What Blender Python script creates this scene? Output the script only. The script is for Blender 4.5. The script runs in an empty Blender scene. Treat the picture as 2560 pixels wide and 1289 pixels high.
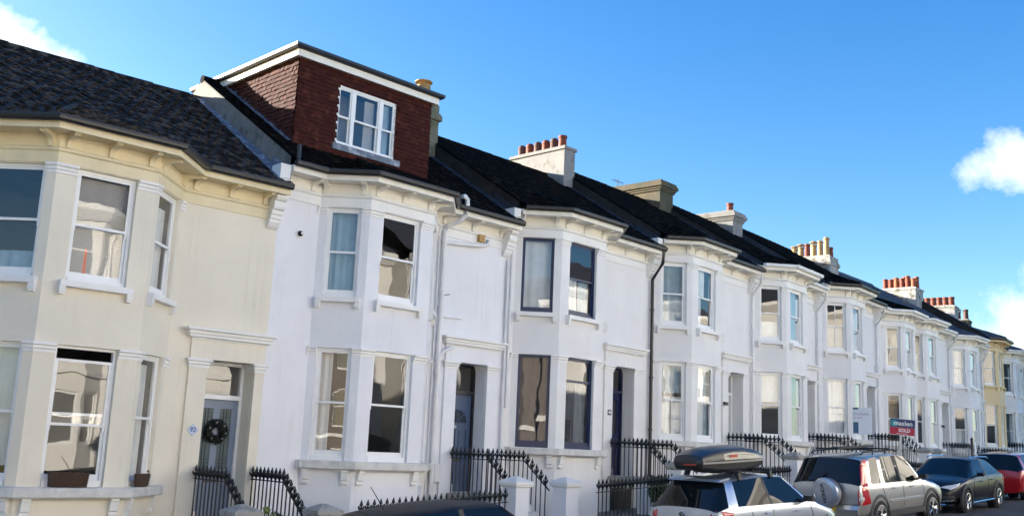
import bpy, bmesh, math, random
from math import sin, cos, tan, pi, radians, sqrt, atan2
from mathutils import Vector, Matrix
from mathutils.bvhtree import BVHTree
BVHS = {}

# ------------------------------------------------------------------ scene, camera, sky, sun
C = bpy.context.scene
COL = C.collection
R = random.Random(7)

YAW, PITCH, ROLL, FPX = 0.7468, 0.1874, 0.04315, 2504.8
cam = bpy.data.cameras.new('camera')
cam.lens = 36.0 * FPX / 2560.0
cam.sensor_width = 36.0
cam.clip_end = 5000
camo = bpy.data.objects.new('camera', cam)
COL.objects.link(camo)
_f = Vector((sin(YAW) * cos(PITCH), cos(YAW) * cos(PITCH), sin(PITCH)))
_u = Vector((-sin(YAW) * sin(PITCH), -cos(YAW) * sin(PITCH), cos(PITCH)))
_r = Vector((cos(YAW), -sin(YAW), 0))
_r, _u = _r * cos(ROLL) + _u * sin(ROLL), _u * cos(ROLL) - _r * sin(ROLL)
CAM = Vector((0, -18.13, 0))
camo.matrix_world = Matrix(((_r.x, _u.x, -_f.x, CAM.x), (_r.y, _u.y, -_f.y, CAM.y), (_r.z, _u.z, -_f.z, CAM.z), (0, 0, 0, 1)))
C.camera = camo

def pix_dir(u, v):
    return (_f * FPX + _r * (u - 1280) - _u * (v - 644.5)).normalized()

SUN = Vector((-0.44, 0.87, 0.232)).normalized()      # towards the sun: behind the terrace, a little to the left
sl = bpy.data.lights.new('sun', 'SUN')
sl.energy = 5.0
sl.angle = radians(0.5)
sl.color = (1.0, 0.92, 0.80)
so = bpy.data.objects.new('sun', sl)
so.rotation_euler = SUN.to_track_quat('Z', 'Y').to_euler()
so.location = (0, 60, 40)
COL.objects.link(so)

W = bpy.data.worlds.new('World')
C.world = W
W.use_nodes = True
nt = W.node_tree
nt.nodes.clear()
N, L = nt.nodes, nt.links
out = N.new('ShaderNodeOutputWorld')
bg = N.new('ShaderNodeBackground')
L.new(bg.outputs[0], out.inputs[0])
sky = N.new('ShaderNodeTexSky')
sky.sky_type = 'NISHITA'
sky.sun_disc = False
sky.sun_elevation = math.asin(SUN.z)
sky.sun_rotation = atan2(SUN.x, SUN.y)
sky.altitude = 50
sky.air_density = 1.0
sky.dust_density = 0.9
sky.ozone_density = 2.0
hsv = N.new('ShaderNodeHueSaturation')
hsv.inputs['Saturation'].default_value = 1.42
hsv.inputs['Hue'].default_value = 0.511
hsv.inputs['Value'].default_value = 1.12
L.new(sky.outputs[0], hsv.inputs['Color'])
tc = N.new('ShaderNodeTexCoord')
noi = N.new('ShaderNodeTexNoise')
noi.inputs['Scale'].default_value = 9.0
noi.inputs['Detail'].default_value = 7.0
noi.inputs['Roughness'].default_value = 0.62
L.new(tc.outputs['Generated'], noi.inputs['Vector'])
prev = None
def mth(op, a, b=None, clamp=False):
    n = N.new('ShaderNodeMath'); n.operation = op; n.use_clamp = clamp
    for i, x in enumerate((a, b)):
        if x is None: continue
        if isinstance(x, (int, float)): n.inputs[i].default_value = x
        else: L.new(x, n.inputs[i])
    return n.outputs[0]
nz = mth('SUBTRACT', noi.outputs['Fac'], 0.5)
masks = []
# cumulus banks in the sky dome, each at a bearing of its own (direction, angular size, softness)
for (u, v, rx, soft) in ((70, 125, 0.030, 0.02), (130, 170, 0.034, 0.022), (-30, 120, 0.045, 0.02), (2545, 405, 0.042, 0.026), (2480, 410, 0.027, 0.028),
                         (2640, 400, 0.045, 0.03), (2560, 830, 0.046, 0.035), (2490, 830, 0.032, 0.045), (2700, 860, 0.075, 0.05)):
    d = pix_dir(u, v)
    sub = N.new('ShaderNodeVectorMath'); sub.operation = 'DISTANCE'
    L.new(tc.outputs['Generated'], sub.inputs[0]); sub.inputs[1].default_value = d
    e = mth('SUBTRACT', rx, sub.outputs['Value'])
    e = mth('ADD', e, mth('MULTIPLY', nz, 0.13))
    e = mth('MULTIPLY', e, 0.55 / soft, True)
    masks.append(mth('MULTIPLY', e, mth('SUBTRACT', 1.6, mth('MULTIPLY', e, 0.6)), True))
m = masks[0]
for x in masks[1:]:
    m = mth('MAXIMUM', m, x)
mix = N.new('ShaderNodeMixRGB')
mix.inputs['Color2'].default_value = (5.6, 5.65, 5.7, 1)
L.new(m, mix.inputs['Fac']); L.new(hsv.outputs[0], mix.inputs['Color1'])
L.new(mix.outputs[0], bg.inputs['Color'])
bg.inputs['Strength'].default_value = 0.0625

C.view_settings.view_transform = 'Standard'
C.view_settings.look = 'None'
C.view_settings.gamma = 1
C.view_settings.exposure = 2.32
C.render.engine = 'CYCLES'
C.cycles.use_denoising = True
C.cycles.max_bounces = 10
C.cycles.transparent_max_bounces = 16
C.cycles.sample_clamp_indirect = 8.0

# ------------------------------------------------------------------ materials
MATS = {}
def srgb(r, g, b):
    f = lambda c: ((c / 255 + 0.055) / 1.055) ** 2.4 if c > 10 else c / 255 / 12.92
    return (f(r), f(g), f(b), 1)

def mat(name, col, rough=0.6, var=0.1, vscale=3.0, bump=0.0, bscale=40.0, metal=0.0, streak=0.0, spec=0.5, coat=0.0, col2=None, c2amt=0.0, c2scale=2.0, aniso=None):
    """Principled surface: base colour with noise variation, optional second colour in patches, optional vertical streaks, optional bump."""
    if name in MATS: return MATS[name]
    m = bpy.data.materials.new(name); m.use_nodes = True
    n, l = m.node_tree.nodes, m.node_tree.links
    b = n['Principled BSDF']
    b.inputs['Roughness'].default_value = rough
    b.inputs['Metallic'].default_value = metal
    b.inputs['Specular IOR Level'].default_value = spec
    b.inputs['Coat Weight'].default_value = coat
    b.inputs['Coat Roughness'].default_value = 0.03
    t = n.new('ShaderNodeTexCoord')
    src = t.outputs['Object']
    if aniso:
        mp = n.new('ShaderNodeMapping'); mp.inputs['Scale'].default_value = aniso
        l.new(src, mp.inputs[0]); src = mp.outputs[0]
    cur = None
    rgb = n.new('ShaderNodeRGB'); rgb.outputs[0].default_value = tuple(col[:3]) + (1,)
    cur = rgb.outputs[0]
    def noise(scale, detail=5, vec=None):
        x = n.new('ShaderNodeTexNoise'); x.inputs['Scale'].default_value = scale; x.inputs['Detail'].default_value = detail
        x.inputs['Roughness'].default_value = 0.6
        l.new(vec or src, x.inputs['Vector']); return x.outputs['Fac']
    def ramp(fac, a, bb):
        r_ = n.new('ShaderNodeMapRange'); r_.inputs['From Min'].default_value = a; r_.inputs['From Max'].default_value = bb
        l.new(fac, r_.inputs['Value']); return r_.outputs[0]
    if col2 is not None:
        mx = n.new('ShaderNodeMixRGB'); mx.inputs['Color2'].default_value = tuple(col2[:3]) + (1,)
        l.new(ramp(noise(c2scale, 8), 0.62 - c2amt * 0.35, 0.70 - c2amt * 0.25), mx.inputs['Fac'])
        l.new(cur, mx.inputs['Color1']); cur = mx.outputs[0]
    if var:
        mx = n.new('ShaderNodeMixRGB'); mx.blend_type = 'MULTIPLY'; mx.inputs['Fac'].default_value = 1
        rr = n.new('ShaderNodeMapRange'); rr.inputs['From Min'].default_value = 0.3; rr.inputs['From Max'].default_value = 0.7
        rr.inputs['To Min'].default_value = 1 - var; rr.inputs['To Max'].default_value = 1 + var * 0.4
        l.new(noise(vscale), rr.inputs['Value'])
        cb = n.new('ShaderNodeCombineColor')
        for i in range(3): l.new(rr.outputs[0], cb.inputs[i])
        l.new(cur, mx.inputs['Color1']); l.new(cb.outputs[0], mx.inputs['Color2']); cur = mx.outputs[0]
    if streak:
        mp = n.new('ShaderNodeMapping'); mp.inputs['Scale'].default_value = (9, 9, 0.5); l.new(t.outputs['Object'], mp.inputs[0])
        mx = n.new('ShaderNodeMixRGB'); mx.blend_type = 'MULTIPLY'
        mx.inputs['Color2'].default_value = (0.62, 0.60, 0.52, 1)
        s1 = ramp(noise(1.0, 4, mp.outputs[0]), 0.52, 0.78)
        s2 = ramp(noise(0.9, 3), 0.45, 0.7)
        mm = n.new('ShaderNodeMath'); mm.operation = 'MULTIPLY'; l.new(s1, mm.inputs[0]); l.new(s2, mm.inputs[1])
        m2 = n.new('ShaderNodeMath'); m2.operation = 'MULTIPLY'; l.new(mm.outputs[0], m2.inputs[0]); m2.inputs[1].default_value = streak
        l.new(m2.outputs[0], mx.inputs['Fac']); l.new(cur, mx.inputs['Color1']); cur = mx.outputs[0]
    l.new(cur, b.inputs['Base Color'])
    if bump:
        bp = n.new('ShaderNodeBump'); bp.inputs['Strength'].default_value = 1.0; bp.inputs['Distance'].default_value = bump
        l.new(noise(bscale, 6), bp.inputs['Height']); l.new(bp.outputs[0], b.inputs['Normal'])
    MATS[name] = m
    return m

def glass(name, tint=(1, 1, 1), refl=0.015, rough=0.0, dark=None, mult=1.7):
    """Thin pane: clear sheet with a mirror-like surface that strengthens at grazing angles."""
    if name in MATS: return MATS[name]
    m = bpy.data.materials.new(name); m.use_nodes = True
    n, l = m.node_tree.nodes, m.node_tree.links
    n.remove(n['Principled BSDF'])
    o = n['Material Output']
    tr = n.new('ShaderNodeBsdfTransparent') if dark is None else n.new('ShaderNodeBsdfDiffuse')
    tr.inputs[0].default_value = tuple(tint) + (1,) if dark is None else tuple(dark) + (1,)
    g = n.new('ShaderNodeBsdfGlossy'); g.inputs['Roughness'].default_value = rough; g.inputs['Color'].default_value = (1, 1, 1, 1)
    lw = n.new('ShaderNodeLayerWeight'); lw.inputs['Blend'].default_value = 0.5      # Schlick's Fresnel, the same from both sides of the pane
    pw = n.new('ShaderNodeMath'); pw.operation = 'POWER'; pw.inputs[1].default_value = 5.0; l.new(lw.outputs['Facing'], pw.inputs[0])
    fr = n.new('ShaderNodeMath'); fr.operation = 'MULTIPLY_ADD'; fr.inputs[1].default_value = 0.96; fr.inputs[2].default_value = 0.04; l.new(pw.outputs[0], fr.inputs[0])
    # old float glass is never quite flat
    t = n.new('ShaderNodeTexCoord'); nz_ = n.new('ShaderNodeTexNoise'); nz_.inputs['Scale'].default_value = 2.2; nz_.inputs['Detail'].default_value = 1.0
    l.new(t.outputs['Object'], nz_.inputs['Vector'])
    bp = n.new('ShaderNodeBump'); bp.inputs['Distance'].default_value = 0.0013 if dark is None else 0.0; bp.inputs['Strength'].default_value = 1
    l.new(nz_.outputs['Fac'], bp.inputs['Height']); l.new(bp.outputs[0], g.inputs['Normal'])
    mx = n.new('ShaderNodeMixShader')
    ad = n.new('ShaderNodeMath'); ad.operation = 'MULTIPLY_ADD'; ad.inputs[1].default_value = mult; ad.inputs[2].default_value = refl
    ad.use_clamp = True
    l.new(fr.outputs[0], ad.inputs[0])
    l.new(ad.outputs[0], mx.inputs[0]); l.new(tr.outputs[0], mx.inputs[1]); l.new(g.outputs[0], mx.inputs[2]); l.new(mx.outputs[0], o.inputs[0])
    MATS[name] = m
    return m

M_WHITE = mat('white_stucco', (0.80, 0.80, 0.82), 0.8, 0.08, 0.7, 0.005, 60, streak=0.5)
M_WHITE2 = mat('offwhite_stucco', (0.80, 0.785, 0.765), 0.8, 0.08, 0.9, 0.005, 60, streak=0.55)
M_GREYWHITE = mat('cool_white_stucco', (0.75, 0.745, 0.745), 0.8, 0.08, 0.9, 0.005, 60, streak=0.5)
M_CREAM = mat('cream_stucco', (0.80, 0.74, 0.61), 0.8, 0.08, 0.8, 0.005, 60, streak=0.45)
M_YELLOW = mat('yellow_stucco', (0.74, 0.58, 0.33), 0.8, 0.06, 0.8, 0.004, 60, streak=0.3)
M_TRIM = mat('white_trim_paint', (0.80, 0.79, 0.76), 0.55, 0.05, 2, 0.002, 50, streak=0.45)
M_EAVE = mat('aged_cream_eaves_paint', (0.80, 0.77, 0.69), 0.6, 0.08, 2.5, 0.002, 50, streak=0.4)
M_EAVEC = mat('cream_eaves_paint', (0.76, 0.66, 0.44), 0.6, 0.1, 2.5, 0.002, 50, streak=0.4)
M_SILL = mat('weathered_sill', (0.66, 0.65, 0.61), 0.8, 0.2, 5, 0.004, 50, streak=0.7)
M_FRAME = mat('white_window_paint', (0.82, 0.82, 0.80), 0.4, 0.03, 4)
M_NAVY = mat('navy_window_paint', (0.012, 0.022, 0.075), 0.35, 0.1, 4)
M_GUTB = mat('black_gutter', (0.012, 0.012, 0.014), 0.35, 0.2, 4)
M_GUTW = mat('white_gutter', (0.78, 0.78, 0.75), 0.4, 0.1, 4, streak=0.4)
M_PIPEW = mat('painted_pipe', (0.74, 0.74, 0.74), 0.45, 0.1, 3, streak=0.7)
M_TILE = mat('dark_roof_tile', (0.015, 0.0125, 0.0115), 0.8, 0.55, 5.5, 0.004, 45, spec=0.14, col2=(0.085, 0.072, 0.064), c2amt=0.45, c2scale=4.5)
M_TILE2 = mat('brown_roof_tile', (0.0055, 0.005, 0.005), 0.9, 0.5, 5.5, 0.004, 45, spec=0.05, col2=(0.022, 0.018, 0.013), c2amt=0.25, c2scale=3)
M_SLATE = mat('grey_slate', (0.07, 0.072, 0.085), 0.5, 0.3, 6, 0.003, 40)
M_LEAD = mat('lead_flashing', (0.13, 0.16, 0.21), 0.5, 0.35, 7, 0.01, 12, col2=(0.30, 0.33, 0.38), c2amt=0.3, c2scale=7)
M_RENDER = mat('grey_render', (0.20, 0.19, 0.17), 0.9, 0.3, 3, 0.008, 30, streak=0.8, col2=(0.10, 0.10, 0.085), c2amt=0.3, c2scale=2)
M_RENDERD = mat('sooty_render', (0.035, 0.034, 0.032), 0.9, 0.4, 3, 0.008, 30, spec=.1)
M_LEADD = mat('dull_lead', (0.035, 0.042, 0.055), 0.6, 0.35, 7, 0.01, 12, spec=.2)
M_CHIMG = mat('grey_chimney_render', (0.23, 0.228, 0.228), 0.9, 0.15, 2, 0.008, 25, streak=0.5, col2=(0.17, 0.165, 0.15), c2amt=0.2, c2scale=2.5)
M_CHIMB = mat('brown_chimney_render', (0.095, 0.078, 0.05), 0.9, 0.35, 2.5, 0.01, 25, streak=0.6, col2=(0.07, 0.07, 0.045), c2amt=0.45, c2scale=2)
M_CHIMW = mat('peeling_white_chimney', (0.38, 0.375, 0.36), 0.9, 0.2, 2.5, 0.01, 25, streak=0.5, col2=(0.15, 0.135, 0.11), c2amt=0.35, c2scale=3.5)
M_POT = mat('terracotta_pot', (0.19, 0.042, 0.018), 0.75, 0.3, 9, 0.003, 40)
M_POTO = mat('orange_pot', (0.30, 0.085, 0.03), 0.75, 0.3, 9, 0.003, 40)
M_POTB = mat('buff_pot', (0.40, 0.26, 0.12), 0.75, 0.25, 9, 0.003, 40)
M_POTD = mat('sooty_pot', (0.10, 0.045, 0.035), 0.8, 0.4, 9, 0.003, 40)
M_RED = mat('red_hung_tile', (0.052, 0.011, 0.008), 0.85, 0.35, 7, 0.004, 50, spec=0.2, col2=(0.095, 0.027, 0.016), c2amt=0.25, c2scale=6)
M_BLACK = mat('black_iron_paint', (0.008, 0.008, 0.010), 0.4, 0.3, 12)
M_INT = mat('room_plaster', (0.20, 0.19, 0.17), 0.9, 0.15, 1.5)
M_CURT = mat('pale_curtain', (0.62, 0.64, 0.62), 0.9, 0.1, 3)
M_CURTB = mat('blue_grey_curtain', (0.30, 0.40, 0.45), 0.9, 0.15, 3)
M_CURTD = mat('brown_curtain', (0.30, 0.20, 0.10), 0.9, 0.2, 3)
M_BLIND = mat('slatted_blind', (0.42, 0.41, 0.37), 0.7, 0.1, 3)
M_DARKIN = mat('unlit_room_dark', (0.03, 0.028, 0.03), 0.7, 0.3, 3)  # for flat dark sheets behind panes that stand in for unlit rooms
M_ASPH = mat('asphalt', (0.05, 0.05, 0.052), 0.9, 0.3, 1.5, 0.006, 80, col2=(0.035, 0.035, 0.036), c2amt=0.3, c2scale=0.8)
M_PAVE = mat('paving', (0.24, 0.23, 0.21), 0.85, 0.25, 2, 0.005, 40)
M_KERB = mat('granite_kerb', (0.30, 0.29, 0.28), 0.8, 0.2, 6)
M_STONE = mat('weathered_capstone', (0.42, 0.41, 0.37), 0.9, 0.3, 4, 0.008, 30, col2=(0.24, 0.23, 0.19), c2amt=0.35, c2scale=4)
M_LEAF = mat('dark_leaf', (0.035, 0.07, 0.03), 0.6, 0.5, 12)
M_LEAFY = mat('variegated_leaf', (0.22, 0.26, 0.06), 0.6, 0.4, 12)
M_WICK = mat('brown_wicker', (0.095, 0.055, 0.035), 0.8, 0.5, 40, 0.01, 60)
M_GLASS = glass('window_glass')
M_ORANGE = mat('orange_fabric', (0.75, 0.12, 0.04), 0.8, 0.1, 4)
M_CHROME = mat('chrome', (0.75, 0.75, 0.76), 0.12, 0.02, 4, metal=1.0)
M_CAST = mat('cast_metal', (0.05, 0.05, 0.055), 0.4, 0.2, 6)

# ------------------------------------------------------------------ mesh helper
class MB:
    def __init__(s): s.v, s.f = [], []
    def add(s, pts, faces):
        o = len(s.v); s.v += [tuple(p) for p in pts]; s.f += [tuple(i + o for i in f) for f in faces]
    def quad(s, a, b, c, d): s.add((a, b, c, d), ((0, 1, 2, 3),))
    def poly(s, pts): s.add(pts, (tuple(range(len(pts))),))
    def box(s, x0, x1, y0, y1, z0, z1):
        s.add([(x, y, z) for z in (z0, z1) for y in (y0, y1) for x in (x0, x1)],
              ((0, 2, 3, 1), (4, 5, 7, 6), (0, 1, 5, 4), (1, 3, 7, 5), (3, 2, 6, 7), (2, 0, 4, 6)))
    def tube(s, path, r, seg=8, cap=True):
        path = [Vector(p) for p in path]; rings = []
        for i, p in enumerate(path):
            a = path[max(i - 1, 0)]; b = path[min(i + 1, len(path) - 1)]
            d = (b - a).normalized()
            ref = Vector((0, 0, 1)) if abs(d.z) < 0.95 else Vector((1, 0, 0))
            x = d.cross(ref).normalized(); y = d.cross(x).normalized()
            rr = r[i] if isinstance(r, (list, tuple)) else r
            rings.append([p + x * rr * cos(2 * pi * k / seg) + y * rr * sin(2 * pi * k / seg) for k in range(seg)])
        s.loft(rings, True, cap)
    def loft(s, rings, closed=True, cap=True):
        n = len(rings[0]); pts = [p for rg in rings for p in rg]; fs = []
        for i in range(len(rings) - 1):
            for k in range(n if closed else n - 1):
                k2 = (k + 1) % n
                fs.append((i * n + k, i * n + k2, (i + 1) * n + k2, (i + 1) * n + k))
        if cap and closed:
            fs.append(tuple(range(n - 1, -1, -1))); fs.append(tuple((len(rings) - 1) * n + k for k in range(n)))
        s.add(pts, fs)
    def lathe(s, prof, seg=12, c=(0, 0, 0), cap=True):
        s.loft([[(c[0] + r * cos(2 * pi * k / seg), c[1] + r * sin(2 * pi * k / seg), c[2] + z) for k in range(seg)] for r, z in prof], True, cap)
    def sweep(s, path, prof, cap=True):
        """profile [(out, z)] swept along a plan polyline; 'out' is to the right-hand (street) side, corners mitred"""
        n = len(path); rings = []
        for i in range(n):
            ns = []
            for a, b in ((i - 1, i), (i, i + 1)):
                if 0 <= a and b < n:
                    dx, dy = path[b][0] - path[a][0], path[b][1] - path[a][1]; l = sqrt(dx * dx + dy * dy)
                    ns.append((dy / l, -dx / l))
            if len(ns) == 1: mx, my = ns[0]
            else:
                d = 1 + ns[0][0] * ns[1][0] + ns[0][1] * ns[1][1]
                mx, my = (ns[0][0] + ns[1][0]) / d, (ns[0][1] + ns[1][1]) / d
            rings.append([(path[i][0] + o * mx, path[i][1] + o * my, z) for o, z in prof])
        s.loft(rings, True, cap)
    def fbox(s, A, B, u0, u1, o0, o1, z0, z1):
        P = [fp(A, B, u, o, z) for z in (z0, z1) for o in (o1, o0) for u in (u0, u1)]
        s.add(P, ((0, 2, 3, 1), (4, 5, 7, 6), (0, 1, 5, 4), (1, 3, 7, 5), (3, 2, 6, 7), (2, 0, 4, 6)))
    def panel(s, A, B, z0, z1, ops=(), rev=0.16, u0=0.0, u1=None, o=0.0):
        Ln = sqrt((B[0] - A[0]) ** 2 + (B[1] - A[1]) ** 2)
        if u1 is None: u1 = Ln
        us = sorted({u0, u1, *[x for op in ops for x in op[:2]]}); zs = sorted({z0, z1, *[x for op in ops for x in op[2:4]]})
        for i in range(len(us) - 1):
            for j in range(len(zs) - 1):
                um, zm = (us[i] + us[i + 1]) / 2, (zs[j] + zs[j + 1]) / 2
                if any(a < um < b and c < zm < d for a, b, c, d in ops): continue
                s.quad(fp(A, B, us[i], o, zs[j]), fp(A, B, us[i + 1], o, zs[j]), fp(A, B, us[i + 1], o, zs[j + 1]), fp(A, B, us[i], o, zs[j + 1]))
        for a, b, c, d in ops:
            for (p, q) in (((a, c), (b, c)), ((b, c), (b, d)), ((b, d), (a, d)), ((a, d), (a, c))):
                s.quad(fp(A, B, p[0], o, p[1]), fp(A, B, p[0], -rev, p[1]), fp(A, B, q[0], -rev, q[1]), fp(A, B, q[0], o, q[1]))
    def mesh(s, name, m, smooth=False, dz=0.0):
        me = bpy.data.meshes.new(name)
        me.from_pydata([(x, y, z + dz) for x, y, z in s.v], [], s.f)
        me.materials.append(m)
        bm = bmesh.new(); bm.from_mesh(me); bmesh.ops.recalc_face_normals(bm, faces=bm.faces); bm.to_mesh(me); bm.free()
        if smooth: smooth_by(me, 0.6 if smooth is True else smooth)
        return me
    def build(s, name, m, parent=None, smooth=False, dz=0.0):
        return link(name, s.mesh(name, m, smooth, dz), parent)

def smooth_by(me, ang):
    me.shade_smooth(); me.set_sharp_from_angle(angle=ang)

def fp(A, B, u, o, z):
    dx, dy = B[0] - A[0], B[1] - A[1]; l = sqrt(dx * dx + dy * dy); ex, ey = dx / l, dy / l
    return (A[0] + ex * u + ey * o, A[1] + ey * u - ex * o, z)

def link(name, data, parent=None, loc=None, rz=0.0):
    o = bpy.data.objects.new(name, data); COL.objects.link(o)
    if parent is not None: o.parent = parent
    if loc is not None: o.location = loc
    if rz: o.rotation_euler = (0, 0, rz)
    return o

def tag(o, label, cat, group=None):
    o['label'] = label; o['category'] = cat
    if group: o['group'] = group
    return o

def thing(name, label, cat, loc=(0, 0, 0), rz=0.0, group=None):
    return tag(link(name, None, None, loc, rz), label, cat, group)

def dup(o, parent=None):
    c = o.copy(); COL.objects.link(c)
    if parent is not None: c.parent = parent
    for ch in o.children: dup(ch, c)
    return c

def text_mesh(s, size, m, name, parent, mat4, ext=0.003, align='CENTER', bold=0.0):
    cu = bpy.data.curves.new(name, 'FONT'); cu.body = s; cu.size = size; cu.extrude = ext; cu.align_x = align; cu.align_y = 'CENTER'; cu.offset = bold
    tmp = bpy.data.objects.new('tmp', cu); COL.objects.link(tmp)
    dg = bpy.context.evaluated_depsgraph_get()
    me = bpy.data.meshes.new_from_object(tmp.evaluated_get(dg)); bpy.data.objects.remove(tmp)
    me.materials.clear(); me.materials.append(m)
    o = link(name, me, parent); o.matrix_local = mat4
    return o

def face_matrix(origin, xdir, zdir=(0, 0, 1)):
    """text plane: local x along xdir, local y along zdir"""
    x = Vector(xdir).normalized(); y = Vector(zdir).normalized(); z = x.cross(y)
    return Matrix(((x.x, y.x, z.x, origin[0]), (x.y, y.y, z.y, origin[1]), (x.z, y.z, z.z, origin[2]), (0, 0, 0, 1)))

# ------------------------------------------------------------------ the terrace: one frame (origin on the wall line, heading, step height) per house
BASE = -2.8
DZ = -BASE
class H: pass
def mkframes():
    rows = [  # W, xb, s, w, heading, step z
        (6.287, .638, .93, 1.735, 0.0, 0.0), (6.776, 1.011, .766, 1.776, .042, .53), (6.293, .277, .828, 1.826, .073, .975),
        (6.313, .203, .812, 1.747, .106, 1.359), (5.83, .297, .806, 1.781, .148, 1.596), (6.697, .605, .826, 1.658, .142, 1.861),
        (4.05, .883, .743, 1.663, .156, 1.766), (6.2, .12, .74, 1.70, .10, 1.80), (5.5, .15, .74, 1.75, .10, 1.68),
        (5.6, .15, .74, 1.70, .20, 2.15), (4.2, .15, .74, 1.75, .20, 2.05), (6.0, .2, .74, 1.75, .22, 2.1)]
    x, y = 3.863, 0.0; hs = []
    for i, r in enumerate(rows):
        h = H(); h.W, h.xb, h.s, h.w, h.th, h.z = r; h.x, h.y = x, y; h.i = i
        h.Ls = h.s * sqrt(2); h.RF = h.xb + h.s + h.w; h.RI = h.RF + h.s
        h.plan = [(0, 0), (h.xb, 0), (h.xb + h.s, -h.s), (h.RF, -h.s), (h.RI, 0), (h.W, 0)]
        h.L = (h.plan[1], h.plan[2]); h.F = (h.plan[2], h.plan[3]); h.Rr = (h.plan[3], h.plan[4])
        x += h.W * cos(h.th); y += h.W * sin(h.th); hs.append(h)
    return hs
HS = mkframes()
for i, h in enumerate(HS):
    nx = HS[i + 1] if i + 1 < len(HS) else None
    h.dznext = (nx.z - h.z) if nx else 0.0
    h.d0 = {0: 5.05, 1: 5.17, 2: 4.45, 3: 4.62, 4: 4.45, 5: 5.30}.get(i, h.W - 1.35)
    h.door = i not in (6,)

def hw(h, lx, ly, lz=0.0):
    """house-local point (lz relative to the house's own step) to world"""
    return Vector((h.x + lx * cos(h.th) - ly * sin(h.th), h.y + lx * sin(h.th) + ly * cos(h.th), h.z + lz))

def ground_z(h, lx):
    return BASE + h.dznext * lx / h.W

EAVE, RIDGE_Y, RIDGE_Z = 5.07, 3.9, 7.87
RS = (RIDGE_Z - EAVE) / (RIDGE_Y + 0.5)
def roof_z(ly): return EAVE + (ly + 0.5) * RS

def tiles(mb, O, U, V, inside, umin, umax, vmax, tw, gauge, rnd, wave=0.012):
    O, U, V = Vector(O), Vector(U).normalized(), Vector(V).normalized(); Nn = U.cross(V).normalized()
    if Nn.z < 0: Nn = -Nn
    j = 0
    while j * gauge < vmax:
        v0 = j * gauge; off = (tw / 2 if j % 2 else 0)
        k = -1
        while umin + off + k * tw < umax:
            a = umin + off + k * tw; b = a + tw * 0.985; k += 1
            a, b = max(a, umin), min(b, umax)
            if b - a < 0.03 or not inside((a + b) / 2, v0 + gauge * 0.5): continue
            dj = rnd.uniform(-.004, .007); tl = rnd.uniform(-.004, .004); vj = rnd.uniform(-.008, .008)
            P = []
            for (v, hh) in ((v0 - 0.015 + vj, 0.046), (v0 + gauge + 0.03, 0.016)):
                for q in range(5):
                    t = q / 4; w_ = wave * sin(2 * pi * t)
                    P.append(O + U * (a + (b - a) * t) + V * v + Nn * (hh + dj + w_ + tl * (t - .5) * 4))
            for q in range(5):
                P.append(P[q] - Nn * 0.032)
            mb.add(P, [(q, q + 1, q + 6, q + 5) for q in range(4)] + [(10 + q, 11 + q, q + 1, q) for q in range(4)])
        j += 1

def in_poly(poly):
    def f(x, y):
        r = False; n = len(poly)
        for i in range(n):
            (x1, y1), (x2, y2) = poly[i], poly[(i + 1) % n]
            if (y1 > y) != (y2 > y) and x < (x2 - x1) * (y - y1) / (y2 - y1) + x1: r = not r
        return r
    return f

SHARED = {}
def shared(name, fn):
    if name not in SHARED: SHARED[name] = fn()
    return SHARED[name]

def prism_x(prof, x0, x1):
    """profile [(out, z)] extruded along x"""
    mb = MB(); n = len(prof)
    mb.loft([[(x0, -o, z) for o, z in prof], [(x1, -o, z) for o, z in prof]])
    return mb

def eaves_bracket(m):
    return shared('eb' + m.name, lambda: prism_x([(0, .0), (.05, 0), (.055, .06), (.07, .10), (.11, .135), (.19, .155), (.34, .165), (.37, .19), (.37, .225), (0, .225)], -.05, .05).mesh('eaves_bracket', m))
def sill_bracket(m):
    return shared('sb' + m.name, lambda: prism_x([(0, 0), (.07, 0), (.08, .03), (.05, .04), (.05, .08), (.09, .10), (.11, .25), (.13, .26), (.13, .30), (0, .30)], -.07, .07).mesh('sill_bracket', m))

CAPP = [(0, -.17), (.02, -.17), (.02, -.12), (.04, -.105), (.04, -.06), (.07, -.045), (.07, 0), (0, 0)]

def curtain(A, B, u0, u1, z0, z1, kind, m, parent, o=-.26):
    if kind == 'blind':
        mb = MB(); z = z0
        while z < z1 - .02:
            mb.fbox(A, B, u0, u1, o - .012, o + .012, z, z + .022); z += .03
        return mb.build('blind', m, parent, dz=DZ)
    mb = MB(); n = max(8, int((u1 - u0) / .02)); rows = [z0, z0 + (z1 - z0) * .35, z0 + (z1 - z0) * .7, z1]
    ph = R.uniform(0, 6); f1 = R.uniform(24, 40); pts = []
    for z in rows:
        k = 1.15 - .5 * (z - z0) / (z1 - z0)
        for i in range(n + 1):
            u = u0 + (u1 - u0) * i / n
            pts.append(fp(A, B, u, o + k * (.016 * sin(u * f1 + ph + 1.5 * sin(u * 5 + ph)) + .014 * sin(u * f1 * .43 + 1.7 * ph) + .006 * sin(u * 7 + z * 3)), z))
    w = n + 1
    mb.add(pts, [(r * w + i, r * w + i + 1, (r + 1) * w + i + 1, (r + 1) * w + i) for r in range(3) for i in range(n)])
    return mb.build('curtain', m, parent, smooth=1.4, dz=DZ)

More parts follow.
